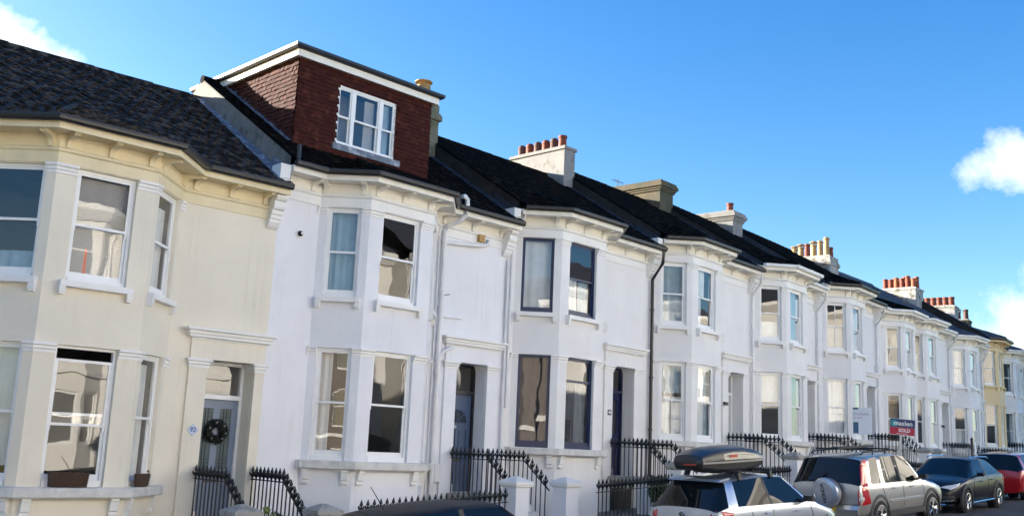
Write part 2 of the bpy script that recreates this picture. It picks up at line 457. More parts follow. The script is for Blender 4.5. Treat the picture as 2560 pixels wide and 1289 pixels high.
def sash_window(P, A, B, u0, u1, z0, z1, fm, mr=.5, bars=0, cur=(), sill=None, fb=.07, jw=.05, st=.045, fixed=False, lower_open=0.0, trans=None):
    """vertical sliding sash in an opening: box frame, upper and lower sash, horns; panes and curtains as sub-parts"""
    w = MB()
    o0, o1 = -.16, -.075
    w.fbox(A, B, u0 + .001, u0 + jw, o0, o1, z0, z1 - .001); w.fbox(A, B, u1 - jw, u1 - .001, o0, o1, z0, z1 - .001)
    w.fbox(A, B, u0 + jw, u1 - jw, o0, o1 - .002, z1 - jw, z1 - .001)
    w.fbox(A, B, u0 + jw, u1 - jw, o0, o1 + .03, z0, z0 + fb)
    a, b, c, d = u0 + jw, u1 - jw, z0 + fb, z1 - jw
    p = MB()
    if fixed:
        w.fbox(A, B, a, a + st, o0 + .02, o1 - .02, c, d); w.fbox(A, B, b - st, b, o0 + .02, o1 - .02, c, d)
        w.fbox(A, B, a + st, b - st, o0 + .02, o1 - .02, d - st, d); w.fbox(A, B, a + st, b - st, o0 + .02, o1 - .02, c, c + st * 1.5)
        if trans is not None:
            zt = c + (d - c) * trans; w.fbox(A, B, a + st, b - st, o0 + .02, o1 - .02, zt - .03, zt + .03)
        p.quad(fp(A, B, a + st, -.12, c + st), fp(A, B, b - st, -.12, c + st), fp(A, B, b - st, -.12, d - st), fp(A, B, a + st, -.12, d - st))
    else:
        zm = c + (d - c) * mr
        # upper sash (outer), lower sash (inner)
        drop = lower_open
        for (s0, s1, zl, zh, bot, top) in ((-.115, -.088, zm - .02 - drop, d - drop, .045, st), (-.148, -.121, c, zm + .025, .10, .042)):
            w.fbox(A, B, a, a + st, s0, s1, zl, zh); w.fbox(A, B, b - st, b, s0, s1, zl, zh)
            w.fbox(A, B, a + st, b - st, s0, s1, zl, zl + bot); w.fbox(A, B, a + st, b - st, s0, s1, zh - top, zh)
            for i in range(bars):
                um = a + st + (b - a - 2 * st) * (i + 1) / (bars + 1)
                w.fbox(A, B, um - .012, um + .012, s0 + .004, s1 - .002, zl + bot, zh - top)
            om = (s0 + s1) / 2
            p.quad(fp(A, B, a + st, om, zl + bot), fp(A, B, b - st, om, zl + bot), fp(A, B, b - st, om, zh - top), fp(A, B, a + st, om, zh - top))
        for uu in (a, b - st):   # sash horns
            w.fbox(A, B, uu + .004, uu + st - .004, -.112, -.09, zm - .10 - drop, zm - .02 - drop)
    wo = w.build('window', fm, P, dz=DZ)
    p.build('pane', M_GLASS, wo, dz=DZ)
    for kind, m, t0, t1, h0, h1 in cur:
        curtain(A, B, a + (b - a) * t0, a + (b - a) * t1, c + (d - c) * h0, c + (d - c) * h1, kind, m, wo)
    if sill:
        s = MB()
        s.fbox(A, B, u0 - .10, u1 + .10, 0.0, .13, z0 - .11, z0 - .015); s.fbox(A, B, u0 - .09, u1 + .09, 0.0, .11, z0 - .015, z0 - .004)
        for e in (u0 - .10, u1 - .0):
            s.fbox(A, B, e, e + .10, 0.0, .115, z0 - .21, z0 - .11); s.fbox(A, B, e + .01, e + .09, 0.0, .09, z0 - .25, z0 - .21)
        s.build('sill', sill, wo, dz=DZ)
    return wo

def chimney(P, x0, x1, y0, y1, zb, zt, m, pots, cap='plain'):
    mb = MB()
    mb.box(x0, x1, y0, y1, zb, zt)
    if cap == 'plain':
        mb.box(x0 - .05, x1 + .05, y0 - .05, y1 + .05, zt - .10, zt + .0015)
    elif cap == 'cornice':
        for e, a, b in ((.05, -.34, -.27), (.09, -.268, -.19), (.15, -.188, -.06), (.10, -.058, .04)):
            mb.box(x0 - e, x1 + e, y0 - e, y1 + e, zt + a, zt + b)
    elif cap == 'band':
        mb.box(x0 - .07, x1 + .07, y0 - .07, y1 + .07, zt - .45, zt - .30)
        mb.box(x0 - .04, x1 + .04, y0 - .04, y1 + .04, zt - .298, zt - .24)
    so_ = mb.build('chimney_stack', m, P, dz=DZ)
    fl = MB()   # mortar flaunching the pots stand in
    zz = zt + (.04 if cap == 'cornice' else .002)
    fl.loft([[(x0, y0, zz), (x1, y0, zz), (x1, y1, zz), (x0, y1, zz)], [(x0 + .12, y0 + .12, zz + .07), (x1 - .12, y0 + .12, zz + .07), (x1 - .12, y1 - .12, zz + .07), (x0 + .12, y1 - .12, zz + .07)]])
    fl.build('flaunching', M_STONE, so_, dz=DZ)
    for (px, py, hgt, r, pm, style) in pots:
        pm_ = MB()
        if style == 'hood':      # half-round hooded pot
            pm_.lathe([(r, 0), (r, hgt * .6), (r * 1.08, hgt * .62), (r * 1.08, hgt * .68), (r, hgt * .7)], 12, (px, py, zz + .03))
            pm_.lathe([(r * 1.02, hgt * .70), (r * .98, hgt * .85), (r * .7, hgt * .97), (.01, hgt)], 12, (px, py, zz + .03))
        elif style == 'cowl':
            pm_.lathe([(r, 0), (r * .9, hgt * .7), (r * 1.1, hgt * .72), (r * 1.1, hgt * .8), (r * .85, hgt * .81)], 12, (px, py, zz + .03))
            for k in range(6):
                a = k * pi / 3; pm_.tube([(px + r * .85 * cos(a), py + r * .85 * sin(a), zz + .03 + hgt * .8), (px + r * .85 * cos(a), py + r * .85 * sin(a), zz + .03 + hgt * .95)], .012, 4)
            pm_.lathe([(r * 1.35, hgt * .93), (r * 1.35, hgt * .97), (r * .5, hgt * 1.06), (.01, hgt * 1.08)], 12, (px, py, zz + .03))
        elif style == 'tall':
            pm_.lathe([(r * 1.1, 0), (r * 1.1, .06), (r * .95, .1), (r * .85, hgt * .86), (r * 1.05, hgt * .88), (r * 1.05, hgt * .94), (r * .9, hgt * .95), (r * .9, hgt), (r * .7, hgt), (r * .7, hgt - .1), (.01, hgt - .1)], 12, (px, py, zz + .03), cap=False)
        else:
            pm_.lathe([(r * 1.05, 0), (r * .92, hgt * .8), (r * 1.12, hgt * .82), (r * 1.12, hgt * .97), (r, hgt), (r * .75, hgt), (r * .75, hgt - .1), (.01, hgt - .1)], 12, (px, py, zz + .03), cap=False)
        pm_.build('chimney_pot', pm, so_, smooth=.7, dz=DZ)
    return so_

def build_house(h, label, wall, trim=None, eave=None, fm=None, gut=M_GUTB, tile=None, win=None, door=True, tw=.23, gauge=.25, wave=.014, chim=None, group='terraced houses', pil=True):
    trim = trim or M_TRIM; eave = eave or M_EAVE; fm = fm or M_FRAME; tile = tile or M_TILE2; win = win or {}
    P = thing('terraced_house', label, 'house', (h.x, h.y, h.z + BASE), h.th, group)
    h.P = P
    A, B, D_, E_ = h.plan[1], h.plan[2], h.plan[3], h.plan[4]
    UP, GF = (2.44, 4.37), (-.925, 1.37)
    opL = (.17, h.Ls - .18); opF = (.35, h.w - .35); opR = (.18, h.Ls - .17)
    w = MB(); zt = 4.9
    zb = -3.4
    w.panel((0, 0), A, zb, zt) if h.xb > .02 else None
    w.panel(A, B, zb, zt, [(*opL, *GF), (*opL, *UP)]); w.panel(B, D_, zb, zt, [(*opF, *GF), (*opF, *UP)]); w.panel(D_, E_, zb, zt, [(*opR, *GF), (*opR, *UP)])
    if door:
        w.panel(E_, (h.W, 0), zb, zt, [(h.d0 - h.RI, h.d0 + 1.0 - h.RI, -1.6, 1.43)], rev=.46)
    else:
        w.panel(E_, (h.W, 0), zb, zt)
    for x in (.004, h.W - .004):
        w.poly([(x, 0, zb), (x, 0, 4.9), (x, 7.8, 4.9), (x, 7.8, zb)])
    w.quad((0, 7.8, zb), (h.W, 7.8, zb), (h.W, 7.8, 5), (0, 7.8, 5))
    w.build('wall', wall, P, dz=DZ)
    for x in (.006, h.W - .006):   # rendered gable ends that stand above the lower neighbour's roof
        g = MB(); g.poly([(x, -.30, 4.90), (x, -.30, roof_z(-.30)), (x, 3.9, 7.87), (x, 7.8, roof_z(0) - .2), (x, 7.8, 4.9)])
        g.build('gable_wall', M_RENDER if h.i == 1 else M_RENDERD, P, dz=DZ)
    rm = MB()   # rooms behind the windows
    x0, x1 = .12, h.W - .12
    for z0, z1, xe in ((-1.62, 1.62, (h.d0 - .5) if door else x1), (1.9, 4.7, x1)):
        n_ = [(x0, .12), (h.xb + .05, .12), (h.xb + h.s + .08, -h.s + .17), (h.RF - .08, -h.s + .17), (h.RI - .05, .12), (xe, .12), (xe, 3.6), (x0, 3.6)]
        for i in (5, 6, 7): rm.quad((*n_[i], z0), (*n_[(i + 1) % 8], z0), (*n_[(i + 1) % 8], z1), (*n_[i], z1))
        rm.poly([(*q, z0) for q in n_]); rm.poly([(*q, z1) for q in n_])
    rm.build('interior', M_INT, P, dz=DZ)
    # entablature, eaves, gutter
    fr = MB(); fr.sweep(h.plan, [(0, 4.385), (.025, 4.385), (.025, 4.575), (.04, 4.585), (.065, 4.60), (.065, 4.635), (.03, 4.66), (0, 4.66)]); fr.build('frieze_moulding', eave if eave is M_EAVEC else trim, P, dz=DZ)
    fb_ = MB(); fb_.sweep(h.plan, [(.001, 4.661), (.012, 4.661), (.012, 4.89), (.001, 4.89)]); fb_.build('frieze', eave, P, dz=DZ)
    ev = MB(); ev.sweep(h.plan, [(0, 4.892), (.42, 4.892), (.42, 4.862), (.452, 4.862), (.452, 4.985), (.43, 5.0), (0, 5.0)]); ev.build('eaves', eave, P, dz=DZ)
    gu = MB(); gu.sweep(h.plan, [(.455, 5.075), (.455, 5.035), (.465, 4.995), (.49, 4.968), (.52, 4.96), (.55, 4.968), (.575, 4.995), (.585, 5.035), (.585, 5.075)]); gu.build('gutter', gut, P, dz=DZ)
    # brackets
    em = eaves_bracket(eave); sm = sill_bracket(trim)
    def put(me, name, F, u, z, rz):
        q = fp(F[0], F[1], u, 0, z); link(name, me, P, (q[0], q[1], z + DZ), rz)
    for F, us, rz in ((h.L, (.12, h.Ls - .14), -pi / 4), (h.F, (.15, h.w / 2, h.w - .15), 0), (h.Rr, (.14, h.Ls - .12), pi / 4)):
        for u in us: put(em, 'eaves_bracket', F, u, 4.663, rz)
    M0 = ((0, 0), (1, 0))
    for u in ([h.xb - .22] if h.xb > .5 else []) + [h.RI + .22 + i * (h.W - h.RI - .55) / 2 for i in range(3 if h.W - h.RI > 1.2 else 0)]:
        put(em, 'eaves_bracket', M0, u, 4.663, 0)
    for F, us, rz in ((h.L, (.14, h.Ls - .14), -pi / 4), (h.F, (.16, h.w - .16), 0), (h.Rr, (.14, h.Ls - .14), pi / 4)):
        for u in us: put(sm, 'sill_bracket', F, u, -1.405, rz)
    # ground-floor sill slab round the bay
    sl_ = MB(); sl_.sweep([(h.xb - .12, 0), A, B, D_, E_, (h.RI + .12, 0)], [(0, -1.10), (.15, -1.10), (.155, -1.085), (.19, -1.08), (.19, -.945), (.17, -.93), (0, -.928)]); sl_.build('bay_sill', M_SILL, P, dz=DZ)
    # pilaster capitals, both floors
    Lc = lambda F, u: fp(F[0], F[1], u, 0, 0)[:2]
    for zc in (1.385, 4.384):
        for path in ([(h.xb - .06, 0), A, Lc(h.L, .165)], [Lc(h.L, h.Ls - .175), B, Lc(h.F, .345)], [Lc(h.F, h.w - .345), D_, Lc(h.Rr, .175)], [Lc(h.Rr, h.Ls - .165), E_, (h.RI + .06, 0)]):
            c_ = MB(); c_.sweep(path, [(o, z + zc) for o, z in CAPP]); c_.build('capital', trim, P, dz=DZ)
    # windows
    for key, F, op in (('L', h.L, opL), ('F', h.F, opF), ('R', h.Rr, opR)):
        for fl, zz in ((0, GF), (1, UP)):
            kw = dict(win.get('*', {})); kw.update(win.get(key + str(fl), {}))
            kw.setdefault('fm', fm)
            sash_window(P, F[0], F[1], op[0], op[1], zz[0], zz[1], sill=(trim if fl else None), fb=(.07 if fl else .10), **kw)
    # party-wall corbel and the upstand over it
    pr = [(0, 4.19), (.04, 4.20), (.09, 4.25), (.125, 4.32), (.12, 4.38), (.16, 4.39), (.17, 4.46), (.20, 4.48), (.21, 4.56), (.26, 4.58), (.28, 4.62), (.28, 4.74), (.33, 4.76), (.36, 4.80), (.36, 4.858), (0, 4.858)]
    cb = prism_x(pr, h.W - .25, h.W - .006)
    cb.build('corbel', trim, P, dz=DZ)
    up = MB(); up.box(h.W - .25, h.W - .010, -.40, -.04, 5.002, max(5.06, 4.98 + h.dznext)); up.build('party_upstand', trim, P, dz=DZ)
    # roof
    rf = MB(); rnd = random.Random(h.i + 3)
    m2 = RS * .62; k2 = h.s * m2 / (RS - m2); yT = k2 - .5; dd = yT + h.s + .5; zT = EAVE + dd * m2
    q = tan(pi / 8)
    def offp(i, o):
        sg = {1: -1, 2: -1, 3: 1, 4: 1}[i]
        if i == 2: return (h.plan[2][0] - o * q, h.plan[2][1] - o)
        if i == 3: return (h.plan[3][0] + o * q, h.plan[3][1] - o)
        if i == 1: return (h.plan[1][0] - o * q, -o)
        return (h.plan[4][0] + o * q, -o)
    e0, e1, e2, e3 = (offp(1, .5), offp(2, .5), offp(3, .5), offp(4, .5))
    tl, tr = offp(2, .5 - dd), offp(3, .5 - dd)
    T = lambda p, z: (p[0], p[1], z)
    rf.quad((0, -.5, EAVE - .02), (h.W, -.5, EAVE - .02), (h.W, RIDGE_Y, RIDGE_Z - .02), (0, RIDGE_Y, RIDGE_Z - .02))
    rf.quad((0, RIDGE_Y, RIDGE_Z - .02), (h.W, RIDGE_Y, RIDGE_Z - .02), (h.W, 8.3, EAVE), (0, 8.3, EAVE))
    rf.quad((0, -.5, EAVE - .021), (h.W, -.5, EAVE - .021), (h.W, -.40, 4.99), (0, -.40, 4.99))
    rf.poly([T(e1, EAVE), T(e2, EAVE), T(tr, zT), T(tl, zT)]); rf.poly([T(e0, EAVE), T(e1, EAVE), T(tl, zT)]); rf.poly([T(e2, EAVE), T(e3, EAVE), T(tr, zT)])
    sl2 = sqrt(1 + RS * RS)
    bay = in_poly([e0, tl, tr, e3])
    tiles(rf, (0, -.5, EAVE), (1, 0, 0), (0, 1, RS), lambda u, v: not bay(u, -.5 + v / sl2), .0, h.W, (RIDGE_Y + .5) * sl2 - .05, tw, gauge, rnd, wave)
    for a, b, c, d in ((e1, e2, tr, tl), (e0, e1, tl, tl), (e2, e3, tr, tr)):
        ex, ey = b[0] - a[0], b[1] - a[1]; ln = sqrt(ex * ex + ey * ey); ex, ey = ex / ln, ey / ln
        nx_, ny_ = -ey, ex      # up-slope in plan
        U = Vector((ex, ey, 0)); V = Vector((nx_, ny_, m2)).normalized(); s2 = sqrt(1 + m2 * m2)
        def uv(p): return ((p[0] - a[0]) * ex + (p[1] - a[1]) * ey, ((p[0] - a[0]) * nx_ + (p[1] - a[1]) * ny_) * s2)
        pl = [uv(p) for p in (a, b, c, d)]
        us = [p[0] for p in pl]
        tiles(rf, (a[0], a[1], EAVE), U, V, in_poly(pl), min(us), max(us), dd * s2 + .1, tw, gauge, rnd, wave)
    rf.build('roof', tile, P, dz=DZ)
    def ridge(p, q_, r, nm):
        rt = MB(); p, q_ = Vector(p), Vector(q_); n = max(2, int((q_ - p).length / .42))
        for i in range(n):
            a, b = p.lerp(q_, i / n), p.lerp(q_, (i + .97) / n); j = R.uniform(-.006, .006)
            rt.tube([a + Vector((0, 0, j)), b + Vector((0, 0, j + .008))], r, 8)
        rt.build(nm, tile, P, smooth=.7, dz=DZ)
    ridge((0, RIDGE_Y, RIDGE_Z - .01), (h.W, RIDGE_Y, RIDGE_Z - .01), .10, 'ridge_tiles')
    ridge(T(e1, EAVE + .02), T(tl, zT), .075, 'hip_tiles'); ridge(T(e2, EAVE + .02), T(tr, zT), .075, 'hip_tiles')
    fl = MB(); n = 26
    pts = []
    for i in range(n + 1):
        y = -.42 + (RIDGE_Y + .35) * i / n
        for x, hh in ((h.W - .30 + R.uniform(-.015, .015), .055), (h.W - .15, .075 + R.uniform(-.008, .012)), (h.W - .012, .09), (h.W - .012, .24)):
            pts.append((x, y, roof_z(y) + hh))
    fl.add(pts, [(i * 4 + k, i * 4 + k + 1, i * 4 + k + 5, i * 4 + k + 4) for i in range(n) for k in range(3)])
    if h.dznext > .15: fl.build('flashing', M_LEAD if h.i == 0 else M_LEADD, P, dz=DZ)
    # doorway
    if door:
        d0 = h.d0; zf = -1.6
        for x0, x1 in ((d0 - .38, d0 - .005), (d0 + 1.005, d0 + 1.36 if d0 + 1.37 < h.W else h.W - .03)):
            p_ = MB(); p_.box(x0, x1, -.055, .0, -2.6, 1.262); p_.box(x0 - .02, x1 + .02, -.08, -.001, -1.62, -1.40); p_.build('pilaster', wall, P, dz=DZ)
            c_ = MB(); pth = [(x0, .40 if x0 > d0 else 0), (x0, -.055), (x1, -.055), (x1, 0 if x0 > d0 else .40)]
            c_.sweep(pth, [(o, z + 1.43) for o, z in CAPP]); c_.build('capital', trim, P, dz=DZ)
        x0, x1 = d0 - .37, min(d0 + 1.35, h.W - .035)
        en = MB(); en.box(x0, x1, -.05, -.001, 1.431, 1.80); en.build('lintel', wall, P, dz=DZ)
        co = MB(); x0 -= .0; x1 += .0
        co.sweep([(x0, 0.0), (x0, -.05), (x1, -.05), (x1, 0.0)], [(0, 1.79), (.02, 1.79), (.03, 1.82), (.09, 1.84), (.09, 1.88), (.11, 1.90), (.12, 1.95), (.17, 1.965), (.17, 2.01), (0, 2.03)])
        co.build('cornice', trim, P, dz=DZ)
        # steps: landing on cheek walls, then treads down to the path
        st = MB(); zz = zf; y = -1.32; prof = [(-1.02, -2.95), (-1.02, zf - .101), (y, zf - .101)]
        gz = ground_z(h, d0 + .5)
        nst = max(2, int(round((zf - gz) / .17)))
        for i in range(nst):
            zz = zf + (gz - zf) * (i + 1) / nst; prof.append((y, zz)); y -= .24; prof.append((y, zz))
        prof.append((y, -3.0))
        st.loft([[(d0 - .10, a, b) for a, b in prof], [(d0 + 1.14, a, b) for a, b in prof]])
        st.build('front_steps', M_WHITE2 if wall is not M_CREAM else M_CREAM, P, dz=DZ)
        st = MB(); st.box(d0 - .16, d0 + 1.20, -1.36, -.002, zf - .10, zf + .004); st.build('landing', M_STONE, P, dz=DZ)
        bd = MB(); bd.box(d0 - .12, d0 + .98, -.035, -.001, -2.9, -1.93); bd.build('basement_door', M_BLACK, P, dz=DZ)
    if chim: chim(P)
    return P

def panel_door(P, h, m, fm, glassm=None, kind='plain', knob=True):
    """door leaf with frame and fanlight at the back of the porch recess"""
    d0 = h.d0; y = .40
    f = MB()
    for x0, x1 in ((d0 + .004, d0 + .065), (d0 + .935, d0 + .996)): f.box(x0, x1, y - .05, y + .06, -1.595, 1.425)
    f.box(d0 + .065, d0 + .935, y - .048, y + .058, 1.365, 1.424); f.box(d0 + .065, d0 + .935, y - .07, y + .058, .70, .79)
    f.build('door_frame', fm, P, dz=DZ)
    fo = MB(); fo.quad((d0 + .065, y + .02, .79), (d0 + .935, y + .02, .79), (d0 + .935, y + .02, 1.365), (d0 + .065, y + .02, 1.365))
    fo.build('fanlight', M_GLASS, P, dz=DZ)
    bk = MB(); bk.box(d0 + .0, d0 + 1.0, y + .9, y + .95, -1.6, 1.43); bk.build('hall_wall', M_INT, P, dz=DZ)
    d = MB(); a, b, z0, z1 = d0 + .07, d0 + .93, -1.59, .695
    pw = (b - a)
    if kind == 'leaded':
        holes = [(.13, .42, .95, 2.12), (.58, .87, .95, 2.12)]; pans = [(.13, .42, .15, .62), (.58, .87, .15, .62)]
    elif kind == 'fan':
        holes = []; pans = [(.14, .45, .12, .62), (.55, .86, .12, .62), (.14, .45, .78, 1.45), (.55, .86, .78, 1.45)]
    else:
        holes = [(.16, .44, 1.15, 2.1), (.56, .84, 1.15, 2.1)]; pans = [(.16, .44, .15, .95), (.56, .84, .15, .95)]
    ops = [(u0 * pw, u1 * pw, z0 + q0, z0 + q1) for u0, u1, q0, q1 in holes]
    d.panel((a, y), (b, y), z0, z1, ops + [(u0 * pw, u1 * pw, z0 + q0, z0 + q1) for u0, u1, q0, q1 in pans], rev=.025)
    for u0, u1, q0, q1 in pans:
        d.quad((a + u0 * pw, y + .024, z0 + q0), (a + u1 * pw, y + .024, z0 + q0), (a + u1 * pw, y + .024, z0 + q1), (a + u0 * pw, y + .024, z0 + q1))
        d.box(a + u0 * pw + .03, a + u1 * pw - .03, y + .008, y + .024, z0 + q0 + .03, z0 + q1 - .03)
    do = d.build('door', m, P, dz=DZ)
    for u0, u1, q0, q1 in holes:
        gp = MB(); gp.quad((a + u0 * pw, y + .02, z0 + q0), (a + u1 * pw, y + .02, z0 + q0), (a + u1 * pw, y + .02, z0 + q1), (a + u0 * pw, y + .02, z0 + q1))
        gp.build('door_glass', glassm or M_GLASS, do, dz=DZ)
        if kind == 'leaded':
            ld = MB()
            for t in (.38, .62): ld.box(a + (u0 + (u1 - u0) * t) * pw - .005, a + (u0 + (u1 - u0) * t) * pw + .005, y + .006, y + .019, z0 + q0, z0 + q1)
            for t in (.10, .16, .52, .58, .86, .92): ld.box(a + u0 * pw, a + u1 * pw, y + .008, y + .0185, z0 + q0 + (q1 - q0) * t - .005, z0 + q0 + (q1 - q0) * t + .005)
            ld.build('lead_came', M_BLACK, do, dz=DZ)
    if kind == 'fan':
        cx, cz, rr = (a + b) / 2, z0 + 1.62, .30
        gp = MB(); pts = [(cx + rr * cos(t * pi / 16), y - .004, cz + rr * sin(t * pi / 16)) for t in range(17)]
        gp.poly(pts + []); gp.build('fan_glass', MATS['door_dark_glass'], do, dz=DZ)
        fb = MB()
        for t in (0, 45, 90, 135, 180):
            c_, s_ = cos(radians(t)), sin(radians(t)); fb.tube([(cx, y - .012, cz), (cx + rr * c_, y - .012, cz + rr * s_)], .012, 4)
        fb.tube([(cx + rr * cos(t * pi / 16), y - .012, cz + rr * sin(t * pi / 16)) for t in range(17)], .014, 4)
        fb.build('fan_bars', m, do, dz=DZ)
    lb = MB(); lb.box(a + .26, a + pw - .26, y - .016, y - .001, z0 + .70, z0 + .77); lb.build('letterbox', M_CAST, do, dz=DZ)
    if knob:
        kb = MB(); kb.lathe([(.012, 0), (.012, .02), (.035, .03), (.035, .05), (.01, .06)], 10); me = kb.mesh('door_knob', M_CHROME, .6)
        o = link('door_knob', me, do, (a + .09, y - .001, z0 + 1.02 + DZ)); o.rotation_euler = (pi / 2, 0, 0)
    return do

# ------------------------------------------------------------------ ground: road, kerb, pavement, gardens follow the terrace's line and slope
def stations():
    S = []
    h0 = HS[0]
    for d, dz in ((60, -2.6), (26, -1.6), (8, -.55)):
        S.append((Vector((h0.x - d, 0, h0.z + dz)), 0.0))
    for i, h in enumerate(HS):
        th = h.th if i == 0 else (HS[i - 1].th + h.th) / 2
        S.append((hw(h, 0, 0), th))
    hl = HS[-1]
    for d in (hl.W, 40, 120, 400):
        S.append((hw(hl, d, 0, 0), hl.th))
    return S
ST = stations()
def strip(name, l0, l1, z0, z1, m, parent=None):
    mb = MB(); pts = []
    for p, th in ST:
        for l, z in ((l0, z0), (l1, z1)):
            pts.append((p.x - l * sin(th), p.y + l * cos(th), p.z + BASE + z))
    n = len(ST)
    mb.add(pts, [(2 * i, 2 * i + 1, 2 * i + 3, 2 * i + 2) for i in range(n - 1)])
    o = mb.build(name, m); o['kind'] = 'structure'; return o
KY = -5.2
strip('ground', 60, -300, -.45, -.45, mat('darkened_ground', (.045, .05, .028), .95, .4, .5))  # unseen ground, its colour darkened to dim what the panes mirror
strip('garden_ground', 0.05, -2.72, -.006, -.006, M_PAVE)
strip('pavement', -2.72, KY, 0, 0, M_PAVE)
def kerb(name, y0, y1, side, up=0.0):
    mb = MB(); rings = []
    for p, th in ST:
        rings.append([(p.x - l * sin(th), p.y + l * cos(th), p.z + BASE + z) for l, z in ((y0, -.2), (y0, .004 + up), (y1, .004 + up), (y1, -.2))])
    mb.loft(rings); o = mb.build(name, M_KERB); o['kind'] = 'structure'
kerb('kerb', KY - .14, KY, 1)
def road():
    mb = MB(); pts = []; prof = ((KY - .14, -.11), (-6.2, -.02), (-8.0, .05), (-15.2, .05))
    for p, th in ST:
        for l, z in prof: pts.append((p.x - l * sin(th), p.y + l * cos(th), p.z + BASE + z))
    mb.add(pts, [(4 * i + k, 4 * i + k + 1, 4 * i + k + 5, 4 * i + k + 4) for i in range(len(ST) - 1) for k in range(3)])
    o = mb.build('road', M_ASPH, None, smooth=1.0); o['kind'] = 'structure'
road()
kerb('far_kerb', -15.34, -15.2, 1, .17)
strip('far_pavement', -15.34, -19.2, .17, .17, M_PAVE)

def street_pt(x, ly):
    """world point of the terrace line at world x, offset ly towards the street, with pavement height and heading"""
    for i in range(len(ST) - 1):
        (a, ta), (b, tb) = ST[i], ST[i + 1]
        if a.x <= x <= b.x:
            t = (x - a.x) / (b.x - a.x); p = a.lerp(b, t); th = atan2(b.y - a.y, b.x - a.x)
            return Vector((p.x - ly * sin(th), p.y + ly * cos(th), p.z + BASE)), th, atan2(b.z - a.z, (b - a).to_2d().length)

# ------------------------------------------------------------------ the houses
MATS['door_dark_glass'] = glass('door_dark_glass', dark=(0.02, 0.025, 0.03))
M_DOOR0 = mat('grey_blue_door_paint', (0.17, 0.22, 0.30), 0.4, 0.06, 3)
M_DOOR1 = mat('blue_door_paint', (0.055, 0.088, 0.16), 0.4, 0.08, 3)
M_DOOR2 = mat('navy_door_paint', (0.010, 0.014, 0.055), 0.35, 0.1, 3)
M_DOORW = mat('pale_door_paint', (0.55, 0.55, 0.53), 0.45, 0.1, 3)
M_LEADGL = glass('leaded_glass', dark=(0.10, 0.13, 0.13), rough=0.1)
C_, CB, CD, BL = M_CURT, M_CURTB, M_CURTD, M_BLIND

def pots(h, xs, y0, y1, n, hgt, r, mats, styles):
    return [(xs, y0 + (y1 - y0) * i / max(1, n - 1), hgt[i % len(hgt)], r, mats[i % len(mats)], styles[i % len(styles)]) for i in range(n)]

h = HS[0]
build_house(h, 'cream rendered bay-fronted house with cream eaves and a wreath on its grey door', M_CREAM, eave=M_EAVEC, tile=M_TILE, tw=.215, gauge=.215, wave=.012, win={
    'L1': dict(cur=[('net', CB, 0, 1, 0, .22)]), 'F1': dict(cur=[('blind', BL, 0, 1, .0, .98), ('net', M_ORANGE, .30, .37, .03, .30)]),
    'R1': dict(cur=[('net', C_, .5, 1, 0, .9)]), 'L0': dict(cur=[('net', C_, 0, 1, .1, 1)]), 'F0': dict(lower_open=.17, mr=.5), 'R0': dict(cur=[('net', C_, .35, 1, 0, .95)])})
panel_door(h.P, h, M_DOOR0, M_FRAME, M_LEADGL, 'leaded', knob=False)

h = HS[1]
def ch1(P):
    h = HS[1]; chimney(P, h.W - .62, h.W - .02, 3.0, 5.0, 6.9, 8.88, mat('mossy_stone_stack', (.17, .165, .12), .9, .3, 3, .01, 25, col2=(.08, .085, .05), c2amt=.4, c2scale=3), [(h.W - .32, 3.4, .72, .19, M_POTB, 'cowl'), (h.W - .32, 4.15, .72, .17, M_POTD, 'hood')], 'band')
build_house(h, 'white house with the red tile-hung roof dormer and a pale blue door', M_WHITE, chim=ch1, win={
    'L1': dict(cur=[('net', CB, 0, 1, 0, 1)]), 'F1': dict(cur=[('net', C_, 0, .12, 0, 1)]), 'R1': dict(),
    'L0': dict(cur=[('net', C_, 0, .42, 0, 1)]), 'F0': dict(cur=[]), 'R0': dict(cur=[('net', C_, 0, 1, 0, .5)])})
panel_door(h.P, h, M_DOOR1, mat('black_frame_paint', (.012, .012, .014), .4, .05, 3), None, 'fan')

h = HS[2]
def ch2(P):
    h = HS[2]; chimney(P, h.W - .56, h.W - .02, 3.1, 5.45, 6.8, 8.75, M_CHIMG, [(h.W - .29, 3.42 + i * .36, (.42 if i == 0 else .40), .135, (M_POT if i % 2 == 0 else M_POTD), ('pot' if i == 0 else 'hood')) for i in range(6)])
build_house(h, 'white house with navy blue window frames and a dark navy door', M_WHITE2, fm=M_NAVY, chim=ch2, win={
    '*': dict(jw=.03), 'L1': dict(fixed=True, cur=[('net', C_, 0, 1, 0, 1)]), 'F1': dict(cur=[('net', C_, 0, .55, 0, .52), ('net', CB, .6, 1, 0, .5)]),
    'L0': dict(fixed=True, cur=[('net', M_DARKIN, 0, 1, 0, 1)]), 'F0': dict(fixed=True, trans=.74, cur=[('net', M_DARKIN, 0, .6, 0, .74), ('net', mat('grey_curtain', (.16, .165, .17), .9, .1, 3), .6, 1, 0, .74)]), 'R0': dict(), 'R1': dict()})  # the M_DARKIN sheets imitate a dark room, they are not real curtains
panel_door(h.P, h, M_DOOR2, M_DOOR2, None, 'plain')

